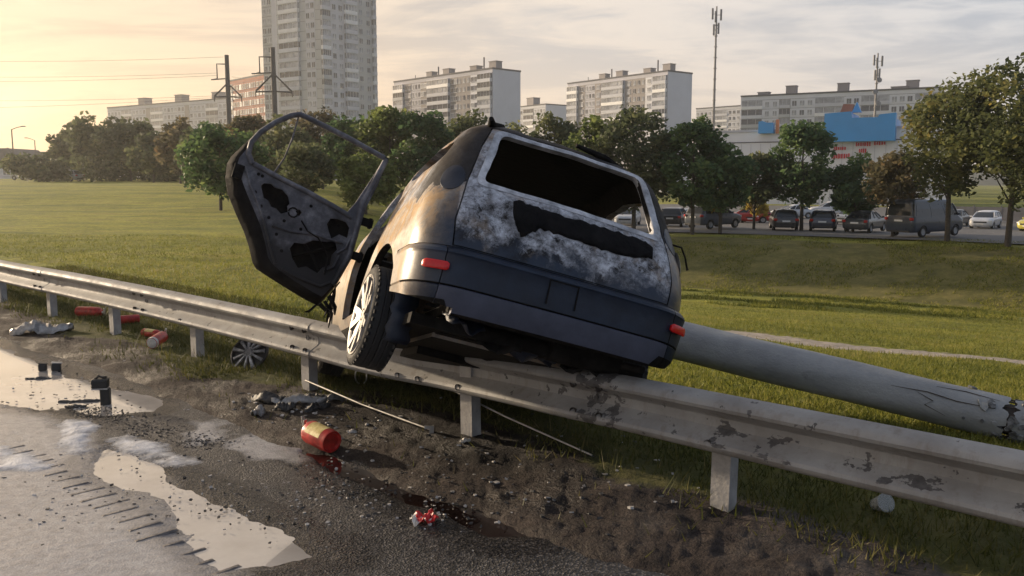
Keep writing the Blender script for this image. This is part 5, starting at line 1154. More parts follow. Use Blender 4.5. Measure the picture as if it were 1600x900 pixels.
park('hatch', (0.03, 0.032, 0.036), 1046, 357, -20, 'dark car half hidden behind the burnt car at the left of the lot')
park('hatch', (0.40, 0.02, 0.02), 1206, 350, 75, 'red car beyond the small yellow tree, nose to the left')
park('hatch', (0.50, 0.03, 0.02), 1178, 348, 160, 'red car facing the road with a lamp glinting', lamps_on=True)
park('hatch', (0.020, 0.022, 0.026), 1228, 363, -12, 'black hatchback seen from behind with its number plate showing')
park('hatch', (0.018, 0.025, 0.05), 1284, 364, -22, 'navy hatchback seen from behind right of the black one')
park('sedan', (0.05, 0.055, 0.06), 1334, 366, -40, 'dark grey saloon at the foot of the dark slim tree')
park('sedan', (0.22, 0.23, 0.24), 1350, 351, 130, 'silver-grey saloon in the second row left of the van')
park('van', (0.035, 0.048, 0.075), 1402, 373, -58, 'dark blue-grey delivery van parked behind the trees at the right')
park('sedan', (0.045, 0.045, 0.05), 1500, 353, 140, 'dark saloon just behind the white hatchback')
park('hatch', (0.62, 0.63, 0.65), 1548, 357, 140, 'white hatchback facing the road between two tree trunks at the right')
park('hatch', (0.60, 0.62, 0.63), 986, 352, 165, 'white car seen through the burnt car rear window')
park('hatch', (0.55, 0.50, 0.10), 1650, 362, 120, 'yellow car cut off by the right edge of the picture')
park('sedan', (0.50, 0.52, 0.54), 1268, 342, 100, 'pale saloon in the far row between the dark hatchbacks')
park('suv', (0.55, 0.56, 0.58), 1330, 340, 80, 'white high-roofed car in the far row behind the dark slim tree')
park('sedan', (0.30, 0.33, 0.36), 1120, 340, 100, 'light grey car in the far row behind the grey-blue one')
# yellow kiosk seen through the burnt car
p = on_ground(966, 342); kr = empty('yellow_kiosk', (p.x, p.y, p.z), 0, label='yellow kiosk glimpsed through the burnt car rear window', category='kiosk')
YEL = simple('yellow_panel', (0.70, 0.42, 0.03), 0.5, var=0.15); mb = MB(); mb.box((0, 0, 1.35), (2.6, 2.0, 2.7)); mb.build('wall', YEL, kr)
mb = MB(); mb.box((0, 0, 2.80), (3.0, 2.4, .2)); mb.build('roof', TRIM, kr)
for k in (-.9, -.3, .3, .9): mb = MB(); mb.box((k, -1.03, 1.4), (.12, .08, 1.7)); mb.build('window_bar', TRIM, kr)
# low grey fence at the far side of the lot
FEN = simple('fence_grey', (0.13, 0.13, 0.14), 0.7, var=0.2, scale=1.5)
a = PX(1440, 333, 88); b_ = PX(1780, 338, 76); fr = empty('lot_fence', (a.x, a.y, 0), math.atan2(b_.y - a.y, b_.x - a.x), label='low grey panel fence along the far side of the car park', category='fence')
L = math.hypot(b_.x - a.x, b_.y - a.y); k = 0; zf = float(terrain_macro(np.array([a.x]), np.array([a.y]))[0])
pan = MB(); pan.box((1.2, 0, .75), (2.3, .06, 1.3)); pan = pan.mesh('panel', FEN); pst = MB(); pst.box((0, 0, .75), (.1, .1, 1.6)); pst = pst.mesh('post', FEN)
while k * 2.4 < L:
    for me_, nm in ((pan, 'panel'), (pst, 'post')): o = link(nm, me_, fr); o.location = (k * 2.4, 0, zf + .1)
    k += 1

# ================================================================ trees
BARK = simple('bark', (0.075, 0.062, 0.050), 0.9, var=0.4, scale=10, bump=0.6)
LEAF = dict(
    green=leafy('leaf_green', [(0, (0.040, 0.076, 0.038)), (.5, (0.094, 0.159, 0.066)), (.85, (0.165, 0.236, 0.083)), (1, (0.236, 0.283, 0.106))], .5),
    light=leafy('leaf_light', [(0, (0.071, 0.100, 0.035)), (.5, (0.165, 0.212, 0.065)), (.85, (0.248, 0.283, 0.088)), (1, (0.319, 0.307, 0.118))], .5),
    olive=leafy('leaf_olive', [(0, (0.052, 0.068, 0.040)), (.5, (0.112, 0.136, 0.068)), (.85, (0.189, 0.201, 0.092)), (1, (0.271, 0.236, 0.112))], .5),
    brown=leafy('leaf_brown', [(0, (0.057, 0.059, 0.038)), (.5, (0.130, 0.118, 0.066)), (.8, (0.212, 0.165, 0.083)), (1, (0.319, 0.189, 0.100))], .5),
    autumn=leafy('leaf_autumn', [(0, (0.054, 0.071, 0.033)), (.5, (0.124, 0.144, 0.057)), (.85, (0.212, 0.206, 0.068)), (1, (0.425, 0.295, 0.071))], .5),
    yellow=leafy('leaf_yellow', [(0, (0.189, 0.165, 0.035)), (.5, (0.425, 0.307, 0.047)), (1, (0.600, 0.448, 0.071))], .5))
def tree(px, base, top, hw, kind, label, Y=None, crown0=0.22, n=2600, seed=0, leaf=None, group='trees along the field and car park', name='tree', dense_=1.0, slim=False):
    rg = np.random.RandomState(seed + int(px)); rr = random.Random(seed + int(px))
    if Y is None: p = on_ground(px, base)
    else:
        q = PX(px, base, Y); p = Vector((q.x, Y, tz(q.x, Y)))
    Y = p.y; H = PX(px, top, Y).z - p.z; W = hw / F * Y * 1.10; n = int(n * 1.35)
    root = empty(name, (p.x, p.y, p.z - .05), 0, label=label, category='tree' if name == 'tree' else 'shrub', group=group)
    lf = leaf or max(0.11, Y * 0.0034)
    c0 = H * crown0; cz = (H + c0) / 2; ch = (H - c0) / 2
    # limbs
    tr = MB(); r0 = 0.011 * H + .03; lean = rr.uniform(-.03, .03) * H
    tr.tube([(0, 0, -.3), (lean * .2, 0, H * .2), (lean * .6, rr.uniform(-.1, .1), H * .5), (lean, 0, H * .86)], [r0 * 1.25, r0, r0 * .62, r0 * .12], 9)
    tips = []; nb = 16 + int(hw / 6)
    for k in range(nb):
        a = k * 2.4 + rr.uniform(-.4, .4); t = rr.uniform(0, 1); z0 = c0 * .85 + (H * .78 - c0 * .85) * t
        s = math.sin(math.pi * min(1, .16 + .80 * (1 - t) ** .8)); zl = min(H * .97, z0 + rr.uniform(.12, .30) * H * (1 - .35 * t)); rad = W * rr.uniform(.55, .95) * max(.25, math.sqrt(max(.05, 1 - ((zl - cz) / ch) ** 2)))
        e = Vector((lean * .5 + math.cos(a) * rad, math.sin(a) * rad, zl)); b0 = Vector((lean * z0 / H, 0, z0)); mdl = b0.lerp(e, .5) + Vector((0, 0, .03 * H))
        tr.tube([b0, mdl, e], [r0 * .38 * (1 - .5 * t), r0 * .2, .012], 5); tips += [e, mdl.lerp(e, .5)]
    tr.build('trunk', BARK, root, 50)
    # leaf clumps round the branch ends, thin in places, and an uneven rim
    nc = int(26 + hw * .62); C = []
    for k in range(nc * 6):
        if len(C) >= nc: break
        if rr.random() < .45: q = rr.choice(tips); q = Vector((q.x + rr.gauss(0, W * .12), q.y + rr.gauss(0, W * .12), q.z + rr.gauss(0, H * .04)))
        else:
            d = Vector((rr.gauss(0, 1), rr.gauss(0, 1), rr.gauss(0, 1))).normalized() * rr.uniform(.45, 1.0) ** .6; q = Vector((d.x * W * .82 + lean * .5, d.y * W * .82, cz + d.z * ch * .86))
        # egg-shaped envelope, widest below the middle
        h = (q.z - cz) / ch
        if abs(h) > 1.02: continue
        lim = W * (1.02 * math.sqrt(max(0.02, 1 - h * h)) if h < 0 else (1 - h ** 1.7) ** .62 if h < 1 else .1)
        if slim: lim = W * (1.0 * math.sqrt(max(.05, 1 - (h + .25) ** 2 * 1.6)) if h < -.25 else max(.08, (1 - (h + .25) / 1.25)) ** .75)
        if math.hypot(q.x, q.y) > lim + W * .08: continue
        C.append(q)
    C = np.array([list(q) for q in C]); rad = W * (0.16 + 0.17 * rg.rand(len(C))) + .12
    n = int(n * dense_); w = rad ** 2; idx = rg.choice(len(C), n, p=w / w.sum())
    d = rg.normal(size=(n, 3)); d /= np.linalg.norm(d, axis=1)[:, None]; rr_ = (rg.rand(n) ** .45)[:, None]
    P = C[idx] + d * rr_ * rad[idx][:, None] * np.array([1, 1, .85])
    sel = P[:, 2] > c0 * .6; P = P[sel]; idx = idx[sel]; n = len(P)
    ax = rg.normal(size=(n, 3)); ax[:, 2] *= .6; ax /= np.linalg.norm(ax, axis=1)[:, None]; bx = np.cross(ax, rg.normal(size=(n, 3))); bx /= np.linalg.norm(bx, axis=1)[:, None]
    s = (lf * (.6 + .8 * rg.rand(n)))[:, None]
    vs = np.stack([P - ax * s * .9, P + bx * s * .5, P + ax * s * .9, P - bx * s * .5], 1).reshape(-1, 3); f = np.arange(4 * n).reshape(n, 4)
    cl = rg.rand(len(C)); rn = np.clip(.55 * cl[idx] + .45 * rg.rand(n), 0, 1) ** 1.15
    link('crown', np_mesh('crown', vs, f, LEAF[kind], False, dict(rnd=('FACE', rn))), root)
    return root
T = tree
# far left group
T(118, 278, 192, 38, 'olive', 'hazy tree at the left end of the far row', 118, .12, 2400, 1)
T(158, 278, 184, 46, 'olive', 'hazy broad tree second from the left in the far row', 112, .12, 2800, 2)
T(205, 279, 186, 46, 'olive', 'hazy tall tree third from the left in the far row', 108, .12, 2800, 3)
T(240, 281, 205, 36, 'olive', 'hazy round tree at the right end of the far left row', 100, .10, 2200, 4)
T(282, 284, 188, 38, 'brown', 'brownish tree beside the pale gap in the far row', 92, .12, 2400, 5)
T(322, 292, 186, 40, 'olive', 'dull olive tree behind the twin-trunk tree', 78, .15, 2400, 6)
T(345, 330, 194, 60, 'green', 'nearest dark green tree left of the open car door', None, .17, 4200, 7)
T(392, 300, 180, 46, 'brown', 'rusty brown tree just behind the open door top corner', 70, .15, 2800, 8)
T(440, 305, 186, 50, 'olive', 'olive tree seen through the open door window, left one', 64, .10, 3200, 9)
T(505, 305, 172, 52, 'brown', 'dull brownish tree above the open door frame', 76, .15, 3000, 10)
T(480, 330, 220, 44, 'olive', 'low dark tree filling the open door window', 50, .05, 2600, 11)
T(550, 318, 176, 48, 'green', 'dark green tree right of the open door frame', 60, .10, 3200, 12)
T(572, 335, 225, 44, 'light', 'low light green tree between the door and the car', 48, .06, 2600, 13)
T(612, 320, 158, 50, 'light', 'light green tree just right of the tower block', 58, .12, 3600, 14)
T(670, 325, 164, 50, 'green', 'green tree left of the burnt car roof', 56, .10, 3400, 15)
T(732, 325, 166, 46, 'olive', 'grey-green tree right above the burnt car roof corner', 60, .10, 3000, 16)
T(800, 330, 190, 44, 'olive', 'low olive tree behind the burnt car roof', 66, .10, 2400, 17)
T(868, 340, 178, 44, 'olive', 'dark olive tree left of the second pale block', 62, .10, 3000, 18)
T(925, 345, 172, 48, 'light', 'light olive tree in front of the second pale block', 58, .10, 3200, 19)
T(990, 345, 150, 66, 'olive', 'tall dark tree in front of the second pale block, with gaps of sky', 56, .12, 4600, 20)
T(1082, 356, 172, 52, 'green', 'fresh green tree right of the burnt car', 54, .14, 4000, 21, slim=True)
T(1125, 356, 198, 44, 'green', 'dark green tree behind the small yellow tree', 55, .16, 3200, 22, slim=True)
T(1178, 360, 228, 36, 'olive', 'slim grey-green tree left of the pale trunk tree', None, .20, 2200, 23, slim=True)
T(1252, 362, 180, 56, 'green', 'dense dark green tree in front of the white shop', None, .20, 4200, 24, slim=True)
T(1332, 364, 238, 40, 'green', 'slim dark tree left of the van', None, .16, 2600, 25, slim=True)
T(1394, 372, 232, 46, 'brown', 'brown-leaved tree standing before the van', None, .30, 2200, 26)
T(1480, 379, 122, 78, 'autumn', 'tall yellowing tree right of the van', None, .26, 5600, 27)
T(1574, 386, 84, 96, 'autumn', 'tallest tree, yellow-brown, at the right edge', None, .26, 7600, 28)
T(1650, 392, 130, 80, 'autumn', 'yellow-brown tree cut by the right edge', None, .22, 4000, 29)
T(1110, 360, 274, 17, 'yellow', 'small bright yellow tree beside the parked grey-blue car', None, .30, 700, 30)
T(1178, 352, 296, 15, 'yellow', 'low yellow-leaved tree in front of the red cars', None, .2, 500, 31)
# hedge-like scrub in front of the far row
for k, (x, hw, y, kd, lb) in enumerate(((60, 40, 276, 'olive', 'low hazy scrub at the far left edge of the field'), (262, 34, 284, 'olive', 'low dark scrub between the far trees on the left'), (180, 60, 279, 'olive', 'wide low scrub below the far hazy trees'))):
    T(x, y, y - 34, hw, kd, lb, 104 + k * 4, .02, 1500, 60 + k, group='scrub below the far trees', name='shrub')

# ================================================================ buildings
def facade_mats():
    d = {}
    d['tower'] = simple('tower_wall', (0.46, 0.47, 0.48), 0.8, var=0.08, scale=.15); d['tower2'] = simple('tower_panel', (0.54, 0.55, 0.60), 0.8, var=0.08, scale=.2)
    d['panel'] = simple('panel_wall', (0.48, 0.48, 0.53), 0.85, var=0.10, scale=.2); d['end'] = simple('panel_end', (0.62, 0.63, 0.70), 0.85, var=0.06, scale=.15)
    d['tan'] = simple('panel_tan', (0.30, 0.275, 0.27), 0.85, var=0.10, scale=.3); d['red'] = simple('brick_red', (0.32, 0.115, 0.075), 0.85, var=0.12, scale=.4); d['pale'] = simple('panel_pale', (0.64, 0.65, 0.70), 0.85, var=0.08, scale=.2)
    d['white'] = simple('white_frame', (0.78, 0.78, 0.79), 0.6, var=0.1, scale=.5); d['glass'] = simple('window_glass', (0.085, 0.09, 0.105), 0.12, var=0.5, scale=.3); d['glass2'] = simple('window_glass_pale', (0.30, 0.31, 0.34), 0.2, var=0.6, scale=.4); d['roof'] = simple('roof_felt', (0.10, 0.10, 0.11), 0.9, var=0.2); d['blue'] = simple('blue_panel', (0.04, 0.30, 0.66), 0.45, var=0.08, scale=.2)
    d['lav'] = simple('far_wall', (0.54, 0.55, 0.60), 0.9, var=0.06, scale=.1); return d
BM = facade_mats()
def win_mesh(name, w, h, style, frame='white', gl='glass'):
    mb = MB(); t = .10
    if style == 'win':
        mb.box((0, -.05, 0), (w + .24, .10, h + .24)); mb.box((0, -.075, 0), (w, .09, h), mi=1); mb.box((0, -.11, 0), (.07, .06, h)); mb.box((0, -.10, -h/2 - .12), (w + .4, .2, .08))
    elif style == 'bare':
        mb.box((0, -.02, 0), (w, .06, h), mi=1); mb.box((0, -.05, 0), (.08, .06, h)); mb.box((0, -.06, -h/2 - .05), (w + .2, .14, .07))
    elif style == 'balcony':                  # solid parapet, glazed above
        mb.box((0, -.45, -h*.30), (w, .9, h*.40)); mb.box((0, -.38, h*.20), (w - .1, .74, h*.56), mi=1); mb.box((0, -.45, h*.50), (w, .9, .10))
        for k in range(5): mb.box((-w/2 + .05 + (w - .1) * k / 4, -.78, h*.2), (.08, .08, h*.58))
    elif style == 'loggia':
        mb.box((0, -.02, h*.18), (w, .08, h*.58), mi=1); mb.box((0, -.12, -h*.32), (w, .24, h*.36)); mb.box((w*.2, -.06, h*.18), (.10, .06, h*.58)); mb.box((-w*.2, -.06, h*.18), (.10, .06, h*.58))
    return mb.mesh(name, [BM[frame], BM[gl]])
_wm = {}; WV = random.Random(12)
def wmesh(name, w, h, style):
    v = WV.choice((0, 1, 1, 2, 2, 1, 3) if style in ('balcony', 'loggia') else (0, 0, 1, 2)); k = (name, w, h, style, v)
    if k not in _wm: _wm[k] = win_mesh(name, w, h, style, *[('pale', 'glass'), ('tower2', 'glass2'), ('white', 'glass2'), ('tower', 'glass')][v])
    return _wm[k]
def block(name, label, A, B, depth, H, z0, wall, endw, floors_from_top, fh, cols, roofbits=(), tint=None, end_cols=(), parapet=1.3, category='building', side_left=False, fill=.92):
    """Slab block. A = left end, B = right end of the street face (plan points). cols: (share of the width, style, w, panel material or None)"""
    A = Vector((A[0], A[1])); B = Vector((B[0], B[1])); L = (B - A).length; rz = math.atan2(B.y - A.y, B.x - A.x)
    root = empty(name, (A.x, A.y, z0), rz, label=label, category=category); rr = random.Random(int(L * 10))
    mb = MB(); mb.box((L/2, depth/2, H/2), (L, depth, H)); o = mb.build('wall', [BM[wall]], root)
    mb = MB(); mb.box((L/2, depth/2, H + .15), (L + .3, depth + .3, .5)); rf = mb.build('roof', BM['roof'], root)
    for s in (0, 1):
        mb = MB(); mb.box(((-.06 if s == 0 else L + .06), depth/2, H/2 - .1), (.10, depth * .985, H - .3)); mb.build('end_wall', BM[endw], root)
    tot = sum(c[0] for c in cols); x = 0.0
    for share, style, w, pm in cols:
        cw = share / tot * L
        if pm:
            mb = MB(); mb.box((x + cw/2, -.03, H/2 - .6), (cw * .985, .06, H - 1.4)); mb.build('wall_panel', BM[pm], root)
        if style:
            n = max(1, int(round(cw / (w + 1.0)))) if style in ('win', 'bare') else 1
            ww = w if style in ('win', 'bare') else cw * fill
            for fl in range(floors_from_top):
                z = H - parapet - fh * (fl + .5)
                for k in range(n):
                    o = link('balcony' if style in ('balcony', 'loggia') else 'window', wmesh('balcony' if style in ('balcony', 'loggia') else 'window', round(ww, 1), fh * .52 if style in ('win', 'bare') else fh * .96, style), root)
                    o.location = (x + cw * (k + .5) / n, -.065 if pm else -.005, z)
        x += cw
    # floor joints
    for fl in range(floors_from_top + 1):
        mb = MB(); mb.box((L/2, -.012, H - parapet - fh * fl), (L, .03, .09)); mb.build('floor_joint', BM['roof'], root)
    if end_cols:                              # right-hand end face
        for fy, style, w in end_cols:
            for fl in range(floors_from_top):
                o = link('window', wmesh('window', w, fh * .5, style), root); o.location = (L + .12, depth * fy, H - parapet - fh * (fl + .5)); o.rotation_euler = (0, 0, math.pi / 2)
    for (fx, w, h, kind) in roofbits:
        mb = MB()
        if kind == 'hut': mb.box((L * fx, depth * .5, H + .4 + h/2), (w, w * .8, h)); mb.box((L * fx, depth * .5, H + .45 + h), (w * 1.12, w * .9, .2)); mb.build('roof_hut', BM['tan'], rf)
        else: mb.tube([(L * fx, depth * .4, H), (L * fx, depth * .4, H + h)], w, 6); mb.build('vent_pipe', BM['roof'], rf)
    return root
def plan_at(px, Y): q = PX(px, 281, Y); return (q.x, q.y)
def ztop(py, px, Y): return PX(px, py, Y).z
Z0 = -2.5
# tall tower: two faces meeting at an edge
def tower():
    C = plan_at(507, 255); Lp = plan_at(418, 268); Rp = plan_at(590, 272); H = 66; fh = 2.78
    def face(A, B, dep, nm, lab, cols, roofb=()):
        return block(nm, lab, A, B, dep, H, Z0, 'tower', 'tower', 18, fh, cols, roofb, parapet=4.0)
    A = Vector(Lp); Cc = Vector(C); B = Vector(Rp)
    root = block('tower_block', 'tall grey tower block rising out of the picture above the trees', Lp, C, 20, H, Z0, 'tower', 'tower', 20, fh,
          [(1.0, 'bare', 1.2, None), (.5, None, 0, 'tower2'), (.25, None, 0, None), (2.1, 'balcony', 4.0, None), (.5, None, 0, None), (.9, 'bare', 1.2, 'tower2'), (.5, None, 0, None)], parapet=2.2)
    # second face, belongs to the same tower
    L = (B - Cc).length; rz = math.atan2(B.y - Cc.y, B.x - Cc.x); MI = root.matrix_basis.copy(); bpy.context.view_layer.update(); MI = root.matrix_world.inverted()
    M = MI @ (Matrix.Translation((Cc.x, Cc.y, Z0)) @ Matrix.Rotation(rz, 4, 'Z'))
    def add(nm, me, loc): o = link(nm, me, root); o.matrix_local = M @ Matrix.Translation(loc); return o
    mb = MB(); mb.box((L/2, 11, H/2 - .2), (L, 22, H - .4)); add('wall', mb.mesh('wall', BM['tower']), (0, 0, 0))
    x = 0
    for share, style, w, pm in [(1.25, 'balcony', 2.6, None), (.25, None, 0, None), (1.9, 'bare', 1.2, 'tower2'), (1.9, 'balcony', 3.6, 'tower2'), (.2, None, 0, None), (2.3, 'bare', 1.2, None), (.5, 'balcony', 1.2, None)]:
        cw = share / 8.3 * L
        if pm: mb = MB(); mb.box((x + cw/2, -.04, H/2 - 1), (cw, .08, H - 2)); add('wall_panel', mb.mesh('wall_panel', BM[pm]), (0, 0, 0))
        if style:
            n = 2 if style == 'bare' else 1
            for fl in range(20):
                for k in range(n):
                    add('balcony' if style == 'balcony' else 'window', wmesh('balcony' if style == 'balcony' else 'window', 1.2 if style == 'bare' else round(cw * .95, 1), fh * .52 if style == 'bare' else fh * .96, style), (x + cw * (k + .5) / n, -.085 if pm else -.005, H - 2.2 - fh * (fl + .5)))
        x += cw
tower()
WP = [(1.5, 'balcony', 3, None), (.9, 'win', 1.6, 'tan'), (1.3, 'bare', 1.1, None), (.9, 'win', 1.6, 'tan'), (2.9, 'balcony', 6, None), (.9, 'win', 1.6, 'tan'), (1.5, 'bare', 1.1, 'tan'), (.9, 'win', 1.6, 'pale'), (1.6, 'balcony', 3, None)]
RB = ((.12, .12, 2.4, 'vent'), (.27, 3.2, 2.4, 'hut'), (.37, .25, 4.2, 'pipe'), (.45, 3.4, 2.6, 'hut'), (.72, 3.4, 2.2, 'hut'), (.82, .25, 5.0, 'pipe'), (.90, 3.4, 2.8, 'hut'))
c = plan_at(770, 286); block('panel_block', 'pale panel block left of the burnt car roof with a blank lavender end wall', plan_at(618, 326), c, 12.5, ztop(107, 770, 286) - Z0, Z0, 'panel', 'end', 8, 2.8, WP, RB)
c = plan_at(1040, 300); block('panel_block', 'pale panel block right of the burnt car roof with a blank end wall', plan_at(886, 340), c, 12.5, ztop(111, 1040, 300) - Z0, Z0, 'panel', 'end', 8, 2.8, WP, RB)
block('long_block', 'long low grey block on the left below the sunset with three roof huts', plan_at(174, 379), plan_at(372, 332), 12, ztop(153, 372, 332) - Z0, Z0, 'lav', 'tan', 6, 2.8,
      [(1, 'bare', 1.3, None), (.8, 'loggia', 3, None), (1, 'bare', 1.3, None), (.3, None, 0, 'tan'), (.9, 'loggia', 3, None), (1.4, 'bare', 1.2, None), (.3, None, 0, 'tan'), (1, 'bare', 1.3, None), (.8, 'loggia', 3, None), (1, 'bare', 1.3, None)], ((.22, 4.5, 3.2, 'hut'), (.52, 4.5, 3.2, 'hut'), (.80, 4.5, 3.0, 'hut')))
block('red_block', 'red-brown brick block with white windows left of the tower', plan_at(360, 318), plan_at(436, 290), 14, ztop(113, 436, 290) - Z0, Z0, 'red', 'pale', 9, 2.9,
      [(.5, 'loggia', 2, 'pale'), (.8, 'win', 1.6, None), (1.1, 'win', .9, None), (.8, 'win', 1.6, None), (.7, 'loggia', 2, 'pale')], ((.75, 3.5, 2.6, 'hut'),))
block('far_block', 'small pale block between the two panel blocks', plan_at(800, 420), plan_at(852, 400), 14, ztop(163, 852, 400) - Z0, Z0, 'lav', 'end', 5, 2.9, [(1, 'bare', 1.3, None), (1, 'loggia', 3, None), (1, 'bare', 1.3, None)], ((.3, 5, 4, 'hut'),))
block('far_block', 'plain low far block just left of the second panel block', plan_at(845, 470), plan_at(905, 450), 14, ztop(166, 905, 450) - Z0, Z0, 'lav', 'end', 4, 2.9, [(1, 'bare', 1.3, None), (1, 'bare', 1.3, None)])
block('far_block', 'plain far block right of the tall mast', plan_at(1085, 440), plan_at(1160, 420), 14, ztop(165, 1160, 420) - Z0, Z0, 'lav', 'end', 5, 2.9, [(1, 'bare', 1.3, None), (1, 'loggia', 3, None), (1, 'bare', 1.3, None)])
block('long_block', 'long pale block behind the white shop at the right', plan_at(1154, 284), plan_at(1462, 256), 13, ztop(137, 1462, 256) - Z0, Z0, 'pale', 'end', 6, 2.9,
      [(1.0, 'loggia', 4, None), (.7, 'bare', 1.2, None), (.5, 'loggia', 3, 'tan'), (1.0, 'bare', 1.3, None), (1.3, 'loggia', 4, None), (.6, 'bare', 1.3, 'end'), (1.2, 'loggia', 4, None), (.9, 'bare', 1.3, None), (1.0, 'loggia', 4, None)], ((.10, 3.5, 1.2, 'hut'), (.25, 3.2, 2.8, 'hut'), (.52, 3.2, 2.8, 'hut'), (.86, 3.4, 2.6, 'hut'), (.8, 4.5, .9, 'hut')))
# the white shop with its blue facade boxes
def shop():
    Ys = 150; A = plan_at(1120, 158); B = plan_at(1480, 140); L = math.hypot(B[0] - A[0], B[1] - A[1]); H = ztop(204, 1200, 152) - Z0
    root = empty('shop', (A[0], A[1], Z0), math.atan2(B[1] - A[1], B[0] - A[0]), label='white low shop building with bright blue facade boxes behind the trees', category='shop')
    SW = simple('shop_white', (0.72, 0.72, 0.75), 0.6, var=0.06, scale=.2); RS = simple('red_sign', (0.60, 0.03, 0.04), 0.4, var=0.1)
    f = lambda px: (px - 1120) / 360 * L
    mb = MB(); mb.box((L/2, 10, H/2), (L, 20, H)); mb.build('wall', SW, root)
    mb = MB(); mb.box((L/2, -.05, H - 1.9), (L, .12, .16)); mb.build('trim_line', BM['roof'], root); mb = MB(); mb.box((L/2, 10, H + .1), (L + .4, 20.4, .35)); mb.build('roof', BM['panel'], root)
    for k in range(22):
        mb = MB(); mb.box((L * (k + .5) / 22, -.03, H/2 - 1), (.06, .08, H - 2.4)); mb.build('panel_joint', BM['panel'], root)
    z = lambda py: ztop(py, 1300, 148) - Z0
    mb = MB(); mb.prism([(f(1192), z(206)), (f(1216), z(206)), (f(1216), z(189)), (f(1205), z(189)), (f(1198), z(186)), (f(1192), z(187))], [], 1.6, Matrix(((1, 0, 0, 0), (0, 0, -1, 0), (0, 1, 0, 0), (0, 0, 0, 1)))); mb.build('blue_box', BM['blue'], root)
    mb = MB(); mb.prism([(f(1298), z(222)), (f(1404), z(222)), (f(1404), z(180)), (f(1380), z(182)), (f(1378), z(186)), (f(1340), z(186)), (f(1338), z(176)), (f(1298), z(178))], [], 2.2, Matrix(((1, 0, 0, 0), (0, 0, -1, 0), (0, 1, 0, 0), (0, 0, 0, 1)))); mb.build('blue_box', BM['blue'], root)
    mb = MB(); mb.box(((f(1300) + f(1338)) / 2, 4, (z(222) + z(177)) / 2), (f(1338) - f(1300), 8, z(177) - z(222) - .1)); mb.box(((f(1342) + f(1402)) / 2, 5, (z(222) + z(187)) / 2), (f(1402) - f(1342), 9, z(187) - z(222))); mb.build('blue_volume', BM['blue'], root)
    mb = MB(); mb.prism([(f(1317), z(176)), (f(1336), z(176)), (f(1338), z(163)), (f(1322), z(162))], [], 1.2, Matrix(((1, 0, 0, 0), (0, 0, -1, 2), (0, 1, 0, 0), (0, 0, 0, 1)))); mb.build('red_gable', BM['red'], root)
    mb = MB(); mb.prism([(f(1336), z(176)), (f(1350), z(176)), (f(1343), z(160))], [], 1.2, Matrix(((1, 0, 0, 0), (0, 0, -1, 1.5), (0, 1, 0, 0), (0, 0, 0, 1)))); mb.build('blue_gable', BM['blue'], root)
    mb = MB(); mb.box((f(1221), -.3, z(195)), (.5, .5, 2.4)); mb.build('sign_post', simple('orange_sign', (0.65, 0.22, 0.08), .5), root)
    rr = random.Random(3)
    for (x0, x1, yy, h) in ((1310, 1336, 244, .9), (1345, 1368, 226, .7), (1312, 1330, 232, .6), (1350, 1362, 236, .7), (1372, 1388, 225, .6)):   # unreadable red lettering
        x = x0
        while x < x1:
            w = rr.uniform(1.6, 3.2); mb = MB(); mb.box((f(x + w/2), -.12, z(yy)), (f(x + w * .8) - f(x), .2, h * rr.uniform(.7, 1))); mb.build('sign_letter', RS, root); x += w * 1.25
shop()
# low houses at the far left
def low_house(px0, px1, Y, top, label, rooftop):
    a = plan_at(px0, Y); b2 = plan_at(px1, Y); L = b2[0] - a[0]; z0 = tz((a[0] + b2[0]) / 2, Y) - .3; H = ztop(top, px0, Y) - z0
    root = empty('low_house', (a[0], Y, z0), 0, label=label, category='house', group='low houses at the far left')
    mb = MB(); mb.box((L/2, 5, H/2), (L, 10, H)); mb.build('wall', BM['lav'], root); mb = MB(); mb.prism([(-.5, H), (L + .5, H), (L * .7, H + rooftop), (L * .3, H + rooftop)], [], 11, Matrix(((1, 0, 0, 0), (0, 0, 1, -.5), (0, 1, 0, 0), (0, 0, 0, 1)))); mb.build('roof', BM['roof'], root)
    for k in range(4): o = link('window', wmesh('window', 1.2, 1.3, 'win'), root); o.location = (L * (k + .5) / 4, 0, H * .55)
low_house(-40, 42, 170, 256, 'low grey house at the left edge of the field', 3.0); low_house(46, 100, 160, 258, 'low pale house right of the edge house, before the far trees', 2.4)
mb = MB()
# hills behind everything
def hills():
    a = np.radians(np.linspace(-75, 75, 200)); r = np.array([700, 900, 1200.]); hgt = 8 + 16 * fbm(a * 6 + 9, a * 0, 4, 55)
    V_ = []; 
    for i, rr in enumerate(r):
        z = [-6, 1, .2][i]; V_.append(np.stack([rr * np.sin(a), rr * np.cos(a), (-6 + 0 * a) if i == 0 else hgt * (1 if i == 1 else .6)], -1))
    P = np.concatenate(V_); n = len(a); f = np.array([(i*n+j, i*n+j+1, (i+1)*n+j+1, (i+1)*n+j) for i in range(2) for j in range(n-1)])
    link('hills', np_mesh('hills', P, f, simple('hill_wood', (0.05, 0.055, 0.035), .9, var=.4, scale=.05), True), kind='structure')
hills()

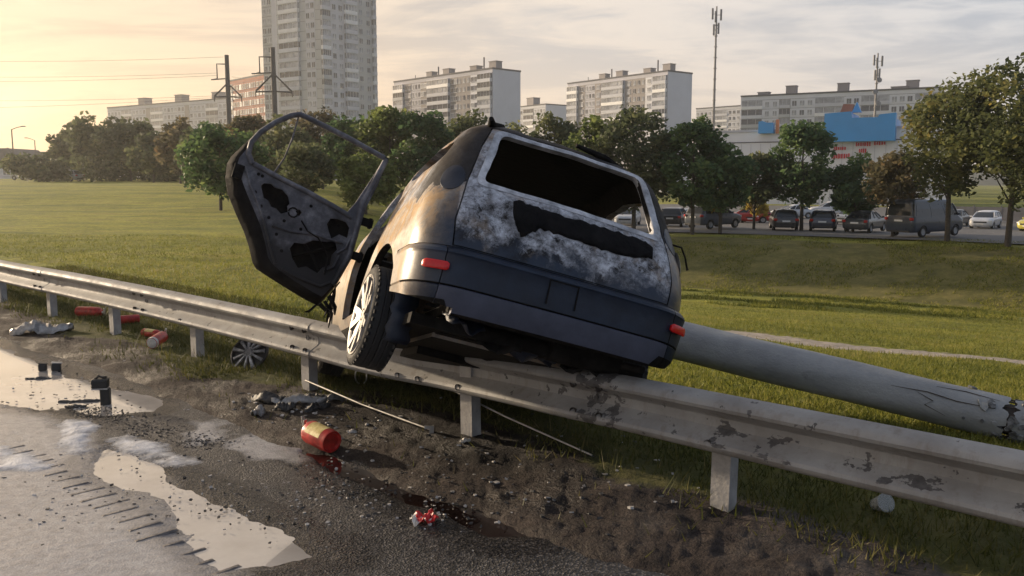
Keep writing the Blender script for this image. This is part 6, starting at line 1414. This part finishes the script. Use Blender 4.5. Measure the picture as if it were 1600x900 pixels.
# ================================================================ pylons, wires, masts, lamps
CONC = simple('pylon_grey', (0.12, 0.11, 0.105), 0.8, var=0.2, scale=2); STEELM = simple('mast_steel', (0.24, 0.23, 0.23), 0.6, var=0.2, scale=2)
def pylon(px, top, Y, arm_y, label, hw):
    q = PX(px, top, Y); zb = tz(q.x, Y) - .5; H = q.z - zb; root = empty('power_pole', (q.x, Y, zb), R_(10), label=label, category='power pole', group='power poles before the tower')
    mb = MB(); mb.tube([(0, 0, 0), (0, 0, H)], [.42, .28], 12); mb.build('shaft', CONC, root, 40)
    za = ztop(arm_y, px, Y) - zb; w = hw / F * Y; arm = MB()
    for s in (-1, 1):
        arm.tube([(0, -.2, za), (s * w, -.2, za - .1)], .10, 6); arm.tube([(0, -.2, za + w * 1.0), (s * w, -.2, za)], .10, 6); arm.tube([(s * w, -.2, za), (s * w, -.2, za - .7)], .07, 6); arm.tube([(0, -.05, za + w), (s * w * .9, -.05, za + .1)], .06, 6)
    arm.build('lower_arm', CONC, root)
    arm = MB(); z2 = H * .965 - 1.2; arm.tube([(0, 0, z2 + .6), (-w * .75, 0, z2 + .6), (-w * .75, 0, z2 - 1.3), (-w * 1.05, 0, z2 - 1.5)], .09, 6); arm.tube([(0, 0, z2 - 1.3), (-w * 1.2, 0, z2 - 1.5)], .08, 6); arm.build('upper_arm', CONC, root)
    return root
pylon(354, 86, 120, 151, 'dark power pole left of the red-brown block', 20); pylon(426, 74, 112, 143, 'dark power pole in front of the tower', 27)
WIRE = simple('wire', (0.10, 0.085, 0.07), .6, var=.1)
for i, (y0, x1, y1, Yl) in enumerate(((112, 340, 114, 118), (121, 338, 118, 118), (150, 332, 150, 121), (165, 338, 152, 121), (88, 350, 89, 119))):
    A = PX(-260, y0 + (2 if i != 3 else 4), Yl + 22); B = PX(x1, y1, Yl); pts = []
    for k in range(15): t = k / 14; pts.append(A.lerp(B, t) - Vector((0, 0, 1.2 * 4 * t * (1 - t) * .5)))
    mb = MB(); mb.tube(pts, .018, 5); mb.build('power_wire', WIRE, None, None, label=['upper power wire left of the power pole', 'second power wire just under the upper one', 'power wire meeting the lower arm from the left', 'lowest power wire, sloping up to the pole', 'topmost faint wire at the pole tip'][i], category='wire', group='power wires in the sunset sky')
for wi, (x0, y0, x1, y1) in enumerate(((372, 152, 405, 143), (362, 120, 410, 118), (366, 152, 400, 144))):
    A = PX(x0, y0, 120); B = PX(x1, y1, 112); mb = MB(); mb.tube([A, A.lerp(B, .5) - Vector((0, 0, .3)), B], .018, 5); mb.build('power_wire', WIRE, None, None, label=['lower right wire strung between the two power poles', 'upper wire strung between the two power poles', 'lowest wire strung between the two power poles'][wi], category='wire', group='wires between the poles')
def mast(px, top, base_top, Y, label, lattice):
    q = PX(px, top, Y); H = q.z - Z0; root = empty('radio_mast', (q.x, Y, Z0), 0, label=label, category='mast')
    mb = MB(); mb.tube([(0, 0, 0), (0, 0, H * .55), (0, 0, H)], [.34, .26, .16], 10)
    mb.build('shaft', STEELM, root, 40); z = H
    for s, dz, r in ((-1, -.2, .9), (1, -.4, .9), (-.3, -.8, .8), (.6, -3.2, .7), (-.8, -3.5, .7)):
        m = MB(); m.box((s * r, -.3, H - 1.4 + dz), (.38, .25, 2.3)); m.tube([(0, 0, H - 1.4 + dz), (s * r, -.2, H - 1.4 + dz)], .06, 6); m.build('antenna', STEELM, root)
    if lattice:
        for k in range(3): m = MB(); m.lathe([(.0, -.2), (.55, -.15), (.6, .15), (0, .2)], 12, Matrix.Translation((.4 * (-1) ** k, -.4, H - 6 - 2.6 * k)) @ Matrix.Rotation(R_(80), 4, 'X')); m.build('dish', STEELM, root, 40)
    for k in range(12): m = MB(); m.lathe([(.22, -.05), (.40, -.05), (.40, .05), (.22, .05)], 10, Matrix.Translation((0, 0, H * (.3 + .055 * k)))); m.build('collar', STEELM, root)
mast(1120, 10, 175, 190, 'tall thin radio mast with antennas at its tip', False); mast(1372, 83, 180, 200, 'shorter radio mast with dishes above the long block', True)
def lamp(px, top, base, Y, armpx, label):
    q = PX(px, top, Y); zb = tz(q.x, Y) - .3; H = q.z - zb; root = empty('street_lamp', (q.x, Y, zb), 0, label=label, category='street lamp', group='street lamps at the far left')
    m = MB(); m.tube([(0, 0, 0), (0, 0, H)], [.13, .08], 8); m.build('post', CONC, root, 40); w = armpx / F * Y
    m = MB(); m.tube([(0, 0, H - .05), (w * .4, 0, H + .25), (w * .8, 0, H + .4)], .05, 6); m.build('arm', CONC, root); m = MB(); m.box((w * .92, 0, H + .42), (w * .3, .25, .14)); o = m.build('lamp_head', STEELM, root)
lamp(18, 202, 245, 130, 20, 'nearer street lamp at the left edge against the sunset'); lamp(54, 219, 240, 165, -14, 'farther street lamp right of the nearer one'); lamp(5, 234, 250, 210, 8, 'smallest farthest street lamp at the very left edge')
# small far cars on the left
for px, py, Y, c, lb in ((126, 276, 108, (.5, .5, .5), 'tiny pale car below the far hazy trees'), (62, 275, 120, (.4, .4, .42), 'tiny grey car before the low houses')):
    q = PX(px, py, Y); parked('hatch', c, (q.x, Y, tz(q.x, Y)), R_(80), lb, group='far cars on the left')

# ================================================================ evening air
def haze():
    m = bpy.data.materials.new('haze'); m.use_nodes = True; nt = m.node_tree; nt.nodes.clear()
    v = nd(nt, 'ShaderNodeVolumePrincipled', None, Color=(0.92, 0.92, 0.93, 1), Density=HAZE_D, Anisotropy=0.65); o = nd(nt, 'ShaderNodeOutputMaterial'); nt.links.new(v.outputs[0], o.inputs['Volume'])
    mb = MB(); mb.box((0, 350, 34), (1500, 1100, 90)); ob = mb.build('haze', m, None, kind='stuff', label='thin evening haze over the whole place'); ob.display_type = 'WIRE'
HAZE_D = 0.0004
if HAZE_D: haze()
